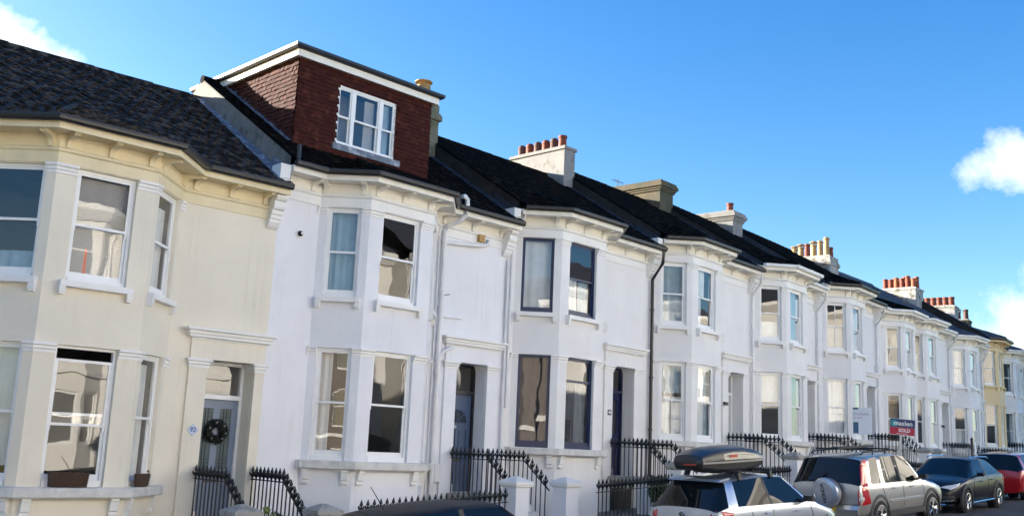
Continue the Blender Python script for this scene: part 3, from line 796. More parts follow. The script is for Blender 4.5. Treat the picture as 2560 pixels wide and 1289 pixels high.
h = HS[3]
def ch3(P):
    h = HS[3]; chimney(P, h.W - .92, h.W - .02, 3.2, 5.7, 6.8, 8.55, M_CHIMB, [], 'cornice')
build_house(h, 'white house with modern white casements beside the black downpipe', M_WHITE2, chim=ch3, win={
    'L1': dict(cur=[('net', CB, 0, 1, 0, 1)], st=.06), 'F1': dict(cur=[('net', C_, 0, .6, 0, .55), ('net', C_, .2, .8, .55, 1)], st=.06),
    'L0': dict(cur=[('net', C_, 0, .48, 0, .55), ('net', C_, .54, 1, 0, .55), ('net', CB, 0, 1, .6, 1)], st=.06), 'F0': dict(cur=[('net', C_, .0, .7, 0, 1), ('net', CB, .7, 1, 0, 1)], st=.06)})
panel_door(h.P, h, M_DOORW, M_FRAME)

h = HS[4]
def ch4(P):
    h = HS[4]; chimney(P, h.W - .92, h.W - .02, 3.1, 5.4, 6.8, 8.35, M_CHIMG, [(h.W - .47, 3.45, .42, .14, M_POT, 'pot')], 'cornice')
build_house(h, 'white house with white gutters, fifth bay from the left', M_WHITE2, gut=M_GUTW, chim=ch4, win={
    'L1': dict(cur=[('net', C_, 0, 1, 0, .35)]), 'F1': dict(cur=[('net', CB, 0, 1, 0, 1)]), 'L0': dict(cur=[('net', C_, 0, 1, .55, 1)]), 'F0': dict(cur=[('net', CB, 0, 1, 0, 1)])})
panel_door(h.P, h, M_DOORW, M_FRAME)

h = HS[5]
build_house(h, 'cool white house with glazing-barred upper windows behind the letting board', M_GREYWHITE, win={
    'L1': dict(bars=1, cur=[('blind', BL, 0, 1, 0, .55)]), 'F1': dict(bars=1), 'L0': dict(cur=[('net', C_, 0, 1, 0, 1)]), 'F0': dict(cur=[('net', C_, .5, 1, 0, 1)])})
panel_door(h.P, h, M_DOORW, M_FRAME)

h = HS[6]
def ch6(P):
    h = HS[6]; sp = [('tall', M_POT, .55), ('tall', M_POTB, .95), ('tall', M_POTB, .8), ('cowl', M_POTB, .78), ('tall', M_POT, .7), ('cowl', M_POTB, .7), ('cowl', M_POTB, .62)]
    chimney(P, h.W - 1.2, h.W - .03, 3.05, 5.2, 6.7, 8.2, M_CHIMW, [(h.W - (.3 if i == 0 else .85), (3.35 if i == 0 else 3.0 + i * .33), s[2], .15, s[1], s[0]) for i, s in enumerate(sp)], 'band')
build_house(h, 'narrow white house behind the red and blue sold board', M_WHITE2, gut=M_GUTW, door=False, chim=ch6, win={
    'L0': dict(cur=[('net', CD, 0, 1, 0, .9)]), 'L1': dict(cur=[('net', C_, 0, .3, 0, 1)])})
h = HS[7]
build_house(h, 'white house beyond the sold board, black lower windows', M_WHITE2, gut=M_GUTW, tile=M_SLATE, win={'L0': dict(cur=[('net', M_DARKIN, 0, 1, 0, 1)]), 'L1': dict(cur=[('net', C_, 0, 1, 0, .5)])})  # dark sheet in place of an unlit room behind the lower left pane
panel_door(h.P, h, M_DOORW, M_FRAME)
h = HS[8]
def ch8(P):
    h = HS[8]; chimney(P, h.W - 1.3, h.W - .03, 3.0, 5.0, 6.8, 8.45, M_CHIMW, [(h.W - (.40 if i < 6 else .92), 3.22 + (i % 6) * .33, (.72, .66, .78, .60, .70, .64, .55, .72, .6, .66, .58, .62)[i], .15, (M_POT if i % 3 else M_POTO), 'tall') for i in range(12)], 'plain')
build_house(h, 'white house with slate roof next to the yellow house', M_GREYWHITE, gut=M_GUTW, tile=M_SLATE, chim=ch8, win={'L1': dict(cur=[('net', C_, 0, 1, 0, 1)]), 'L0': dict(cur=[('net', C_, 0, 1, 0, .5)])})
panel_door(h.P, h, M_DOORW, M_FRAME)
h = HS[9]
build_house(h, 'ochre yellow house near the far right end', M_YELLOW, trim=M_YELLOW, eave=mat('ochre_eaves_paint', (.68, .53, .30), .6, .1, 3), tile=M_SLATE)
panel_door(h.P, h, M_DOORW, M_FRAME)
h = HS[10]
def ch10(P):
    h = HS[10]; chimney(P, h.W - 1.2, h.W - .03, 3.0, 5.3, 6.8, 8.35, M_CHIMW, [(h.W - .6, 3.3 + i * .38, .62, .19, M_POT, 'pot') for i in range(6)], 'plain')
build_house(h, 'white house just right of the yellow house', M_GREYWHITE, gut=M_GUTW, tile=M_SLATE, chim=ch10)
panel_door(h.P, h, M_DOORW, M_FRAME)
h = HS[11]
def ch11(P):
    h = HS[11]; chimney(P, 3.4, 4.5, 3.0, 4.6, 6.7, 7.95, M_CHIMB, [(3.95, 3.25 + i * .5, .75, .18, M_POTD, ('cowl' if i == 1 else 'tall')) for i in range(3)], 'plain')
build_house(h, 'last white house at the right edge of the row', M_GREYWHITE, gut=M_GUTW, tile=M_SLATE, chim=ch11)
panel_door(h.P, h, M_DOORW, M_FRAME)

# ------------------------------------------------------------------ tile-hung dormer of the second house
def dormer(h):
    P = h.P; x0, x1, y0, zb, zt = .58, 4.40, .60, 5.30, 7.72
    wx0, wx1, wz0, wz1 = 1.66, 3.36, 6.06, 7.46
    b = MB()
    b.panel((x0, y0), (x1, y0), zb, zt, [(wx0 - x0, wx1 - x0, wz0, wz1)], rev=.12)
    b.quad((x0, y0, zb - .3), (x0, 5, zb - .3), (x0, 5, zt), (x0, y0, zt)); b.quad((x1, y0, zb - .3), (x1, 5, zb - .3), (x1, 5, zt), (x1, y0, zt))
    b.quad((x0, 5, 5), (x1, 5, 5), (x1, 5, zt), (x0, 5, zt))
    D = b.build('dormer', M_RED, P, dz=DZ)
    t = MB(); rnd = random.Random(5)
    tiles(t, (x0 - .02, y0, zb), (1, 0, 0), (0, 0, 1), lambda u, v: not (wx0 - .02 < u + x0 - .02 < wx1 + .02 and wz0 - .16 < v + zb < wz1 + .02), 0, x1 - x0 + .04, zt - zb, .15, .10, rnd, .0)
    t.build('hung_tiles', M_RED, D, dz=DZ)
    for nm, O, U in (('hung_tiles', (x0, 5, zb), (0, -1, 0)), ('hung_tiles', (x1, y0, zb), (0, 1, 0))):
        t = MB(); tiles(t, O, U, (0, 0, 1), lambda u, v: True, 0, 5 - y0 + .01, zt - zb, .15, .10, rnd, .0)
        t.build(nm, M_RED, D, dz=DZ)
    f = MB(); e = .14
    path = [(x0, 5.1), (x0, y0), (x1, y0), (x1, 5.1)]
    f.sweep(path, [(0, 7.77), (.13, 7.77), (.13, 7.745), (.155, 7.745), (.155, 7.90), (0, 7.90)]); f.build('fascia', M_EAVE, D, dz=DZ)
    g = MB(); g.sweep(path, [(.157, 8.00), (.157, 7.96), (.17, 7.915), (.20, 7.895), (.235, 7.905), (.26, 7.94), (.265, 8.00)]); g.build('gutter', M_GUTB, D, dz=DZ)
    r = MB(); r.box(x0 - .12, x1 + .12, y0 - .12, 5.1, 7.901, 7.97); r.build('flat_roof', M_RENDERD, D, dz=DZ)
    iv = MB(); iv.box(x0 + .1, x1 - .1, y0 + .9, 3.0, 5.9, 7.6); iv.build('interior', M_INT, D, dz=DZ)
    A, B = (x0, y0), (x1, y0)
    w = MB(); p = MB(); ox = wx0 - x0; Wd = wx1 - wx0
    w.fbox(A, B, ox, ox + Wd, -.10, .02, wz0, wz0 + .06); w.fbox(A, B, ox, ox + Wd, -.10, -.01, wz1 - .05, wz1)
    edges = [0, .05, .43, .53, Wd - .53, Wd - .43, Wd - .05, Wd]
    for a, c in ((0, .05), (.40, .50), (Wd - .50, Wd - .40), (Wd - .05, Wd)): w.fbox(A, B, ox + a, ox + c, -.10, -.005 if 0 < a < Wd - .1 else -.012, wz0 + .06, wz1 - .05)
    for a, c in ((.05, .40), (.50, Wd - .50), (Wd - .40, Wd - .05)):
        zm = wz0 + .06 + (wz1 - wz0) * .44
        for zl, zh, s0, s1 in ((zm - .02, wz1 - .05, -.06, -.03), (wz0 + .06, zm + .03, -.095, -.065)):
            for q0, q1 in ((a, a + .035), (c - .035, c)): w.fbox(A, B, ox + q0, ox + q1, s0, s1, zl, zh)
            w.fbox(A, B, ox + a + .035, ox + c - .035, s0, s1, zl, zl + .045); w.fbox(A, B, ox + a + .035, ox + c - .035, s0, s1, zh - .035, zh)
            om = (s0 + s1) / 2
            p.quad(fp(A, B, ox + a + .03, om, zl + .04), fp(A, B, ox + c - .03, om, zl + .04), fp(A, B, ox + c - .03, om, zh - .03), fp(A, B, ox + a + .03, om, zh - .03))
    wo = w.build('dormer_window', M_FRAME, D, dz=DZ); p.build('dormer_pane', M_GLASS, D, dz=DZ)
    curtain(A, B, ox + .06, ox + .2, wz0 + .1, wz1 - .06, 'net', M_CURT, D, -.2); curtain(A, B, ox + Wd - .42, ox + Wd - .06, wz0 + .1, wz1 - .06, 'net', M_CURTB, D, -.2)
    curtain(A, B, ox + Wd - .8, ox + Wd - .52, wz0 + .1, wz1 - .1, 'blind', M_BLIND, D, -.2)
    s = MB(); s.fbox(A, B, ox - .10, ox + Wd + .14, .0, .09, wz0 - .15, wz0 - .004); s.build('lead_apron', M_LEAD, D, dz=DZ)
    fl = MB()   # lead soakers where the cheek meets the roof
    n = 18; pts = []
    for i in range(n + 1):
        y = y0 + (3.3) * i / n
        for x, hh in ((x0 - .15 + R.uniform(-.01, .01), .06), (x0 - .03, .08), (x0 - .024, .16)): pts.append((x, y, roof_z(y) + hh))
    fl.add(pts, [(i * 3 + k, i * 3 + k + 1, i * 3 + k + 4, i * 3 + k + 3) for i in range(n) for k in range(2)]); fl.build('flashing', M_LEAD, D, dz=DZ)
dormer(HS[1])

# ------------------------------------------------------------------ pipes and fittings that are fixed to a house
def pipe(h, path, r, m, name='downpipe', clips=()):
    mb = MB(); mb.tube(path, r, 10)
    for z in clips:
        x, y = path[-1][0], path[-1][1]; mb.lathe([(r * 1.25, 0), (r * 1.25, .07)], 10, (x, y, z))
    return mb.build(name, m, h.P, smooth=.7, dz=DZ)
h = HS[1]
pipe(h, [(4.62, -.53, 5.28), (4.70, -.53, 5.30), (4.78, -.53, 5.24), (4.80, -.52, 5.10), (4.79, -.50, 4.86), (4.72, -.38, 4.72), (4.56, -.13, 4.60), (4.51, -.11, 4.48), (4.50, -.11, -1.9)], .058, M_PIPEW, 'soil_pipe', (4.2, 3.0, 2.6, 1.4, 1.1, .2, -1.2))
pipe(h, [(4.50, -.11, 4.20), (5.75, -.11, 4.335), (5.88, -.11, 4.37), (5.96, -.10, 4.46), (5.98, -.02, 4.5)], .05, M_PIPEW, 'waste_pipe')
pipe(h, [(4.50, -.12, 1.42), (4.62, -.14, 1.62), (4.90, -.14, 1.74), (4.93, -.02, 1.74)], .045, M_PIPEW, 'waste_pipe')
pipe(h, [(4.40, -.05, 4.6), (4.41, -.04, -1.9)], .022, M_PIPEW, 'cable_pipe')
pipe(h, [(h.W - .06, -.07, 4.15), (h.W - .06, -.07, -2.3)], .035, M_PIPEW, 'downpipe', (2.8, .6, -.6))
pipe(h, [(h.W - .06, -.07, .55), (h.W + .14, -.07, .56)], .015, M_PIPEW, 'overflow_pipe')
mb = MB(); mb.box(4.58, 4.80, -.12, -.001, -1.35, -.95); mb.build('meter_box', M_PIPEW, h.P, dz=DZ)
mb = MB(); mb.tube([(4.62, -.04, 2.44), (5.25, -.04, 2.46)], .018, 6); mb.build('wall_bar', M_PIPEW, h.P, dz=DZ)
mb = MB(); mb.tube([(4.62, -.04, 2.95), (4.82, -.04, 3.0)], .012, 6); mb.build('wall_bar', M_CAST, h.P, dz=DZ)
mb = MB(); mb.tube([(.06, -.50, 5.02), (.06, -.50, 5.42)], .045, 10); mb.build('downpipe', M_GUTB, h.P, smooth=.7, dz=DZ)
h = HS[2]
pipe(h, [(h.W - .06, -.48, 4.96), (h.W - .06, -.44, 4.6), (h.W - .07, -.10, 4.15), (h.W - .07, -.10, -2.6)], .052, M_GUTB, 'downpipe', (3.2, 1.2, -.3, -1.6))
pipe(h, [(.10, -.45, 4.95), (.12, -.40, 4.8), (.06, -.08, 4.55), (.05, -.08, 4.0), (.05, -.07, 0.0)], .035, M_PIPEW, 'downpipe', (2.0,))
for k, m, r in ((3, M_PIPEW, .04), (4, M_PIPEW, .05), (5, M_PIPEW, .05), (7, M_PIPEW, .05), (8, M_PIPEW, .05)):
    h = HS[k]
    pipe(h, [(h.W - .10, -.48, 4.96), (h.W - .10, -.42, 4.6), (h.W - .08, -.09, 4.15), (h.W - .08, -.09, -2.4)], r, m, 'downpipe', (2.3, .3))
mb = MB(); h = HS[5]; mb.loft([[(h.W - .22, -.20, 2.35), (h.W + .04, -.20, 2.35), (h.W + .04, -.01, 2.35), (h.W - .22, -.01, 2.35)], [(h.W - .15, -.14, 2.0), (h.W - .02, -.14, 2.0), (h.W - .02, -.02, 2.0), (h.W - .15, -.02, 2.0)]])
mb.build('hopper', M_PIPEW, h.P, dz=DZ)
mb = MB(); mb.box(h.RI + .55, h.RI + .72, -.02, -.001, 3.55, 3.95); mb.build('air_brick', M_RENDER, h.P, dz=DZ)

# ------------------------------------------------------------------ front railings, gate piers
def finial_mesh():
    mb = MB()
    mb.lathe([(.014, 0), (.030, .012), (.016, .03), (.024, .05), (.042, .085), (.044, .108), (.019, .133), (.017, .148), (.033, .162), (.034, .18), (.017, .225), (.005, .262)], 8)
    for a in range(4):
        c_, s_ = cos(a * pi / 2), sin(a * pi / 2)
        mb.tube([(.016 * c_, .016 * s_, .06), (.050 * c_, .050 * s_, .105), (.066 * c_, .066 * s_, .13), (.060 * c_, .060 * s_, .155)], [.016, .018, .014, .006], 5)
    return mb.mesh('finial', M_BLACK, .8)
FIN = finial_mesh()
def bar_mesh(hgt):
    def f():
        mb = MB(); mb.tube([(0, 0, 0), (0, 0, hgt)], .0145, 6); return mb.mesh('railing_bar', M_BLACK, .8)
    return shared('bar%.2f' % hgt, f)
def rail_bar(P, x, y, z, hgt, fin=True):
    b = link('railing_bar', bar_mesh(hgt), P, (x, y, z))
    if fin: link('finial', FIN, b, (0, 0, hgt - .005))
    return b
def stair_railing():
    P = thing('stair_railing', '', 'railing')
    run, bend, end, sl_ = .0, -1.30, -2.10, .78
    zr = lambda y: .80 if y > bend else .80 + sl_ * (y - bend)
    mb = MB()
    for z, t in ((0, .02),):
        mb.box(-.02, .02, bend, .0, .79, .81)
    mb.add([(x, y, zr(y) + q) for y in (bend, end) for q in (-.012, .012) for x in (-.02, .02)], ((0, 1, 3, 2), (4, 6, 7, 5), (0, 4, 5, 1), (2, 3, 7, 6), (0, 2, 6, 4), (1, 5, 7, 3)))
    mb.tube([(0, 0.0, .80), (0, .06, .80)], .022, 8)
    mb.build('top_rail', M_BLACK, P)
    y = -.10
    while y > end + .02:
        hgt = .80; z0 = zr(y) - .80
        rail_bar(P, 0, y, z0 + .0, hgt); y -= .145
    return P
SR = stair_railing(); first = [True]
def put_railing(h, lx, label):
    o = SR if first[0] else dup(SR); first[0] = False
    o.location = hw(h, lx, 0, -1.6); o.rotation_euler = (0, 0, h.th); o['label'] = label; o['category'] = 'railing'; o['group'] = 'iron railings beside the front steps'
def pier(h, lx, label, cm, sm, hgt=None, wd=.20):
    gz = ground_z(h, lx); zt = -1.2
    P = thing('gate_pier', label, 'pier', hw(h, lx, -2.48, gz), h.th, 'gate piers at the front garden edge')
    H_ = zt - gz
    mb = MB(); mb.box(-wd, wd, -wd, wd, -.3, H_ - .12); mb.box(-wd - .02, wd + .02, -wd - .02, wd + .02, -.3, .18); mb.build('shaft', sm, P)
    c_ = MB(); a, b = wd + .045, wd + .07
    c_.loft([[(sx * r, sy * r, z) for sx, sy in ((-1, -1), (1, -1), (1, 1), (-1, 1))] for r, z in ((wd + .015, H_ - .135), (a, H_ - .115), (a, H_ - .09), (b, H_ - .08), (b, H_ - .02), (b - .03, H_ + .0), (.05, H_ + .09), (.01, H_ + .095))])
    c_.build('cap', cm, P)
    return P
def front_railing(h, lx0, hn, lx1, label):
    """spiked railing on the garden edge from pier to pier"""
    p0, p1 = hw(h, lx0, -2.48, ground_z(h, lx0)), hw(hn, lx1, -2.48, ground_z(hn, lx1))
    d = p1 - p0; ln = d.to_2d().length; th = atan2(d.y, d.x)
    P = thing('front_railing', label, 'railing', p0, th, 'spiked railings along the front gardens')
    sl_ = d.z / ln; n = int(ln / .15)
    mb = MB()
    for z in (.86, .18):
        mb.add([(x, y, z + sl_ * x + q) for x in (0, ln) for q in (-.01, .01) for y in (-.018, .018)], ((0, 1, 3, 2), (4, 6, 7, 5), (0, 4, 5, 1), (2, 3, 7, 6), (0, 2, 6, 4), (1, 5, 7, 3)))
    mb.build('rail', M_BLACK, P)
    for i in range(n):
        x = (i + .5) * ln / n; rail_bar(P, x, 0, sl_ * x, .90)
    return P
WHO = ['cream house', 'dormer house', 'navy-framed house', 'house beside the black downpipe', 'white-guttered fifth house', 'glazing-barred house', 'narrow house', 'house beyond the sold board', 'slate-roofed house by the yellow one', 'yellow house', 'house right of the yellow one', 'last house']
for i, h in enumerate(HS[:11]):
    if not h.door: continue
    put_railing(h, h.d0 - .05, 'black iron step railing left of the door of the ' + WHO[i])
    put_railing(h, h.d0 + 1.13, 'black iron step railing right of the door of the ' + WHO[i])
    cm = M_STONE if i != 1 else M_TRIM
    pier(h, h.d0 - .34, 'rendered gate pier left of the steps of the ' + WHO[i], cm, M_WHITE)
    pier(h, h.d0 + 1.26, 'rendered gate pier right of the steps of the ' + WHO[i], cm, M_WHITE)
prev = None
for i, h in enumerate(HS[:11]):
    nxt = [j for j in range(i + 1, 12) if HS[j].door]
    if h.door and nxt and nxt[0] < 11:
        hn = HS[nxt[0]]
        front_railing(h, h.d0 + 1.26 + .24 + {0: .5, 1: .85}.get(i, 0), hn, hn.d0 - .34 - .24, 'spiked black railing before the bay of the ' + WHO[nxt[0]])

# ------------------------------------------------------------------ small things on and by the houses
h = HS[0]
def leaf_cluster(mb, n, f, size, rnd):
    for _ in range(n):
        c, nrm = f(rnd); a = rnd.uniform(0, 2 * pi); s = size * rnd.uniform(.6, 1.3)
        d = Vector((rnd.gauss(0, 1), rnd.gauss(0, 1), rnd.gauss(0, 1))).normalized(); e = d.orthogonal().normalized()
        e = Matrix.Rotation(a, 3, d) @ e; c = Vector(c)
        mb.quad(c - e * s, c + d.cross(e) * s * .45, c + e * s, c - d.cross(e) * s * .45 + d * s * .2)
def wreath():
    P = thing('wreath', 'dark evergreen wreath hung on the grey-blue leaded door', 'wreath', hw(h, 5.545, .355, .08), h.th)
    mb = MB()
    def f(r):
        a = r.uniform(0, 2 * pi); q = r.uniform(0, 2 * pi); k = .085 * sqrt(r.random())
        return ((.165 + k * cos(q)) * cos(a), k * sin(q) * .8 - .02, (.165 + k * cos(q)) * sin(a)), None
    leaf_cluster(mb, 1700, f, .026, random.Random(3))
    mb.loft([[((.175 + .04 * cos(q * pi / 4)) * cos(a * pi / 12), .03 * sin(q * pi / 4) - .02, (.175 + .04 * cos(q * pi / 4)) * sin(a * pi / 12)) for q in range(8)] for a in range(25)], True, False)
    mb.build('foliage', mat('fir_needles', (.012, .020, .014), .7, .5, 20), P)
    for a in (40, 100, 160, 230, 310, 350):
        b_ = MB(); b_.lathe([(.001, -.02), (.014, -.014), (.02, 0), (.014, .014), (.001, .02)], 8, (.175 * cos(radians(a)), -.085, .175 * sin(radians(a))))
        b_.build('pine_cone', M_STONE, P, smooth=.8)
wreath()
def plate(h, lx, ly, z, w_, hh, txt, m, tm, label, diamond=False, size=.1):
    P = thing('house_number', label, 'number sign', hw(h, lx, ly, z), h.th)
    mb = MB()
    if diamond:
        mb.loft([[(a, y, b) for a, b in ((0, -hh), (w_, 0), (0, hh), (-w_, 0))] for y in (0, -.012)])
    else: mb.box(-w_, w_, -.012, 0, -hh, hh)
    mb.build('plate', m, P)
    text_mesh(txt, size, tm, 'digits', P, face_matrix((0, -.0135, 0), (1, 0, 0)), .0015, bold=.002)
M_TILEB = mat('pale_blue_ceramic', (.50, .58, .72), .25, .05, 6)
M_INK = mat('dark_blue_ink', (.02, .06, .30), .4, 0, 3)
M_WINK = mat('white_ink', (.85, .85, .85), .4, 0, 3)
plate(h, 4.865, -.056, .09, .115, .115, '92', M_TILEB, M_INK, 'pale blue diamond house number 92 beside the wreath door', True, .125)
plate(HS[2], 4.30, -.056, .12, .075, .075, '88', mat('slate_plate', (.06, .06, .06), .5, .1, 3), M_WINK, 'small dark square house number 88 beside the navy door', False, .095)
text_mesh('90', .10, M_WINK, 'door_number', HS[1].P, face_matrix((HS[1].d0 + .43, .396, -.08 + DZ), (1, 0, 0)), .001)
# planters on the cream house's bay sill
def trough():
    q = fp(h.F[0], h.F[1], .78, .06, -.925); P = thing('planter', 'rectangular brown wicker planter on the cream house bay sill', 'planter', hw(h, q[0], q[1], q[2]), h.th)
    mb = MB(); a, b, t = .28, .085, .018
    for r0, r1, z0, z1 in ((0, .02, 0, .235),):
        mb.loft([[(-a, -b, 0), (a, -b, 0), (a, b, 0), (-a, b, 0)], [(-a - .02, -b - .015, .235), (a + .02, -b - .015, .235), (a + .02, b + .015, .235), (-a - .02, b + .015, .235)],
                 [(-a + .0, -b + .005, .235), (a - .0, -b + .005, .235), (a, b - .005, .235), (-a, b - .005, .235)], [(-a, -b + .005, .19), (a, -b + .005, .19), (a, b - .005, .19), (-a, b - .005, .19)]])
    mb.build('basket', M_WICK, P)
    wv = MB()
    for z in [.02 + i * .026 for i in range(9)]:
        k = .02 * z / .235
        pts = []
        for i in range(29):
            x = -a - k + (2 * a + 2 * k) * i / 28; pts.append((x, -b - k * .8 - .004 + .006 * (-1) ** i, z))
        wv.tube(pts, .011, 5)
    wv.build('weave', M_WICK, P)
trough()
def basket():
    q = fp(h.Rr[0], h.Rr[1], .52, .10, -.925); P = thing('planter', 'oval brown wicker basket with handle on the sill near the wreath door', 'planter', hw(h, q[0], q[1], q[2]), h.th + pi / 4)
    mb = MB(); n = 20
    def ring(a, b, z): return [(a * cos(2 * pi * i / n), b * sin(2 * pi * i / n), z) for i in range(n)]
    mb.loft([ring(.20, .075, 0), ring(.23, .085, .10), ring(.255, .10, .20), ring(.265, .105, .215), ring(.24, .085, .215), ring(.23, .08, .17)])
    mb.build('basket', M_WICK, P, smooth=.6)
    wv = MB()
    for z in [.02 + i * .028 for i in range(7)]:
        k = .055 * z / .2
        wv.tube([((.202 + k + .005 * (-1) ** i) * cos(2 * pi * i / 32), (.077 + k * .45 + .005 * (-1) ** i) * sin(2 * pi * i / 32), z) for i in range(33)], .010, 5)
    wv.tube([(.25, 0, .20), (.29, 0, .24), (.25, 0, .27), (.20, 0, .25)], .012, 6)
    wv.build('weave', M_WICK, P)
basket()
# security camera, floodlights, wooden box
def sec_cam():
    hh = HS[1]; P = thing('security_camera', 'round black security camera on a white base on the dormer house wall', 'camera', hw(hh, .54, -.001, 3.69), hh.th)
    mb = MB(); mb.lathe([(.085, 0), (.085, .025), (.07, .04)], 18); me = mb.mesh('base', M_TRIM, .6); o = link('base', me, P); o.rotation_euler = (pi / 2, 0, 0)
    mb = MB(); mb.lathe([(.06, .04), (.06, .07), (.045, .10), (.02, .115), (.001, .118)], 18); me = mb.mesh('lens_ball', M_BLACK, .6); o = link('lens_ball', me, P); o.rotation_euler = (pi / 2, 0, 0)
    mb = MB(); mb.lathe([(.025, .116), (.018, .122), (.001, .122)], 12); me = mb.mesh('lens', M_CHROME, .6); o = link('lens', me, P); o.rotation_euler = (pi / 2, 0, 0)
sec_cam()
def box_thing(hh, lx, z, sx, sy, sz, m, name, label, cat, roof=False):
    P = thing(name, label, cat, hw(hh, lx, -.001, z), hh.th)
    mb = MB(); mb.box(-sx, sx, -sy, 0, -sz, sz); mb.build('body', m, P)
    mb = MB(); mb.box(-sx - .015, sx + .015, -sy - .02, .0, sz + .001, sz + .02); mb.build('lid', m, P)
    if roof:
        mb = MB(); mb.lathe([(.016, 0), (.016, .004)], 10); o = link('entrance', mb.mesh('entrance', M_BLACK), P, (0, -sy - .001, .01)); o.rotation_euler = (pi / 2, 0, 0)
    return P
box_thing(HS[1], 5.72, 4.50, .085, .13, .075, mat('yellow_wood', (.50, .33, .13), .8, .2, 12), 'bird_box', 'small yellowish wooden box under the dormer house eaves', 'bird box', True)
def floodlight(hh, lx, z, label):
    P = thing('wall_lamp', label, 'lamp', hw(hh, lx, -.001, z), hh.th)
    mb = MB(); mb.box(-.04, .04, -.03, 0, -.06, .06); mb.tube([(0, -.03, 0), (.02, -.09, .02)], .018, 6); mb.build('bracket', M_CAST, P)
    mb = MB(); mb.loft([[(-.05, -.07, -.03), (.09, -.07, -.03), (.09, -.07, .06), (-.05, -.07, .06)], [(-.07, -.17, -.06), (.11, -.17, -.06), (.11, -.17, .05), (-.07, -.17, .05)]]); mb.build('lamp_head', M_BLACK, P)
floodlight(HS[3], 4.30, .36, 'small black floodlight on the wall left of the door beside the white-guttered house')
floodlight(HS[7], 4.75, .2, 'tiny black wall lamp left of the doorway beyond the sold board')
# estate agents' boards
M_BOARDW = mat('board_white', (.66, .70, .78), .5, .03, 3)
M_NAVYB = mat('board_navy', (.03, .05, .13), .5, .03, 3)
M_REDB = mat('board_red', (.50, .022, .05), .5, .03, 3)
M_TEAL = mat('board_teal', (.02, .30, .30), .5, .03, 3)
M_DTEAL = mat('board_petrol', (.02, .10, .19), .5, .05, 3)
M_GREYINK = mat('grey_ink', (.34, .36, .42), .5, 0, 3)
M_POST = mat('white_wood_post', (.70, .70, .68), .6, .1, 5)
M_MINT = mat('mint_ink', (.25, .75, .68), .5, 0, 3)
def board(u, v, dist, w_, hh, label, name, lean, poleh, tilt=0.0):
    d = pix_dir(u, v); c = CAM + d * (dist / d.dot(_f))
    face = Vector((CAM.x - c.x, CAM.y - c.y, 0)).normalized(); rz = atan2(face.x, -face.y)
    P = thing(name, label, 'sign', c, rz)
    P.rotation_euler = (0, lean, rz)
    mb = MB(); mb.box(-w_ / 2, w_ / 2, -.008, .008, -hh / 2, hh / 2); return P, mb
P, mb = board(2256, 1066.5, 39.0, .93, .63, 'red and navy sold board on a leaning white post', 'sale_board', .075, 2)
mb.build('board', M_BOARDW, P)
mb = MB(); mb.box(-.45, .45, -.011, -.0085, -.02, .30); mb.build('upper_panel', M_NAVYB, P)
mb = MB(); mb.box(-.45, .45, -.0111, -.0085, -.30, -.024); mb.build('lower_panel', M_REDB, P)
mb = MB(); mb.lathe([(.13, 0), (.13, .002)], 20); o = link('teal_disc', mb.mesh('teal_disc', M_TEAL), P, (-.30, -.0112, .13)); o.rotation_euler = (pi / 2, 0, 0)
text_mesh('maslen', .25, M_WINK, 'lettering', P, face_matrix((0.02, -.0145, .135), (1, 0, 0)), .001, bold=.004)
text_mesh('SOLD', .17, M_WINK, 'lettering', P, face_matrix((.08, -.0145, -.135), (1, 0, 0)), .001, bold=.006)
mb = MB(); mb.box(-.2, .2, -.0125, -.0112, -.262, -.25); mb.build('rule', M_WINK, P)
mb = MB(); mb.box(-.08, .0, .009, .06, -2.1, .1); mb.build('post', M_POST, P)
P, mb = board(2155.5, 1051, 36.0, .66, .95, 'white letting board with teal bar on a straight white post', 'letting_board', 0.0, 2)
mb.build('board', M_BOARDW, P)
mb = MB(); mb.box(-.31, -.13, -.011, -.0085, -.44, -.05); mb.build('teal_bar', M_DTEAL, P)
mb = MB(); mb.box(-.31, -.13, -.0111, -.0085, .40, .47); mb.build('top_bar', M_DTEAL, P)
text_mesh('Available', .155, M_GREYINK, 'lettering', P, face_matrix((-.31, -.012, .245), (1, 0, 0)), .001, 'LEFT', bold=.001)
text_mesh('to rent', .115, M_GREYINK, 'lettering', P, face_matrix((-.31, -.012, .11), (1, 0, 0)), .001, 'LEFT', bold=.001)
mb = MB(); mb.box(-.035, .035, .009, .06, -1.9, .1); mb.build('post', M_POST, P)
# parking sign post
q, th, _ = street_pt(43.6, -3.4)
P = thing('sign_post', 'thin black post with a small white parking plate before the far houses', 'sign post', q, th)
mb = MB(); mb.lathe([(.06, 0), (.06, 2.25), (.045, 2.3), (.001, 2.32)], 12); mb.build('post', M_BLACK, P, smooth=.7)
mb = MB(); mb.box(.04, .30, -.09, -.075, 1.60, 2.15); mb.build('plate', M_BOARDW, P)
# wheelie bins behind the estate car
def bin_(lx, ly, rz, label):
    hh = HS[4]; P = thing('wheelie_bin', label, 'bin', hw(hh, lx, ly, ground_z(hh, lx)), hh.th + rz, 'black bins at the garden edge')
    mb = MB(); mb.loft([[(sx * a, sy * b, z) for sx, sy in ((-1, -1), (1, -1), (1, 1), (-1, 1))] for a, b, z in ((.22, .26, .06), (.29, .34, 1.0), (.31, .36, 1.0), (.31, .36, 1.05))]); mb.build('tub', M_BLACK, P)
    mb = MB(); mb.loft([[(sx * a, sy * b, z) for sx, sy in ((-1, -1), (1, -1), (1, 1), (-1, 1))] for a, b, z in ((.33, .38, 1.052), (.33, .38, 1.09), (.25, .30, 1.13))]); mb.build('lid', M_BLACK, P)
    for x in (-.2, .2):
        mb = MB(); mb.lathe([(.1, -.02), (.1, .02)], 14); o = link('wheel', mb.mesh('wheel', M_BLACK), P, (x, .30, .1)); o.rotation_euler = (0, pi / 2, 0)
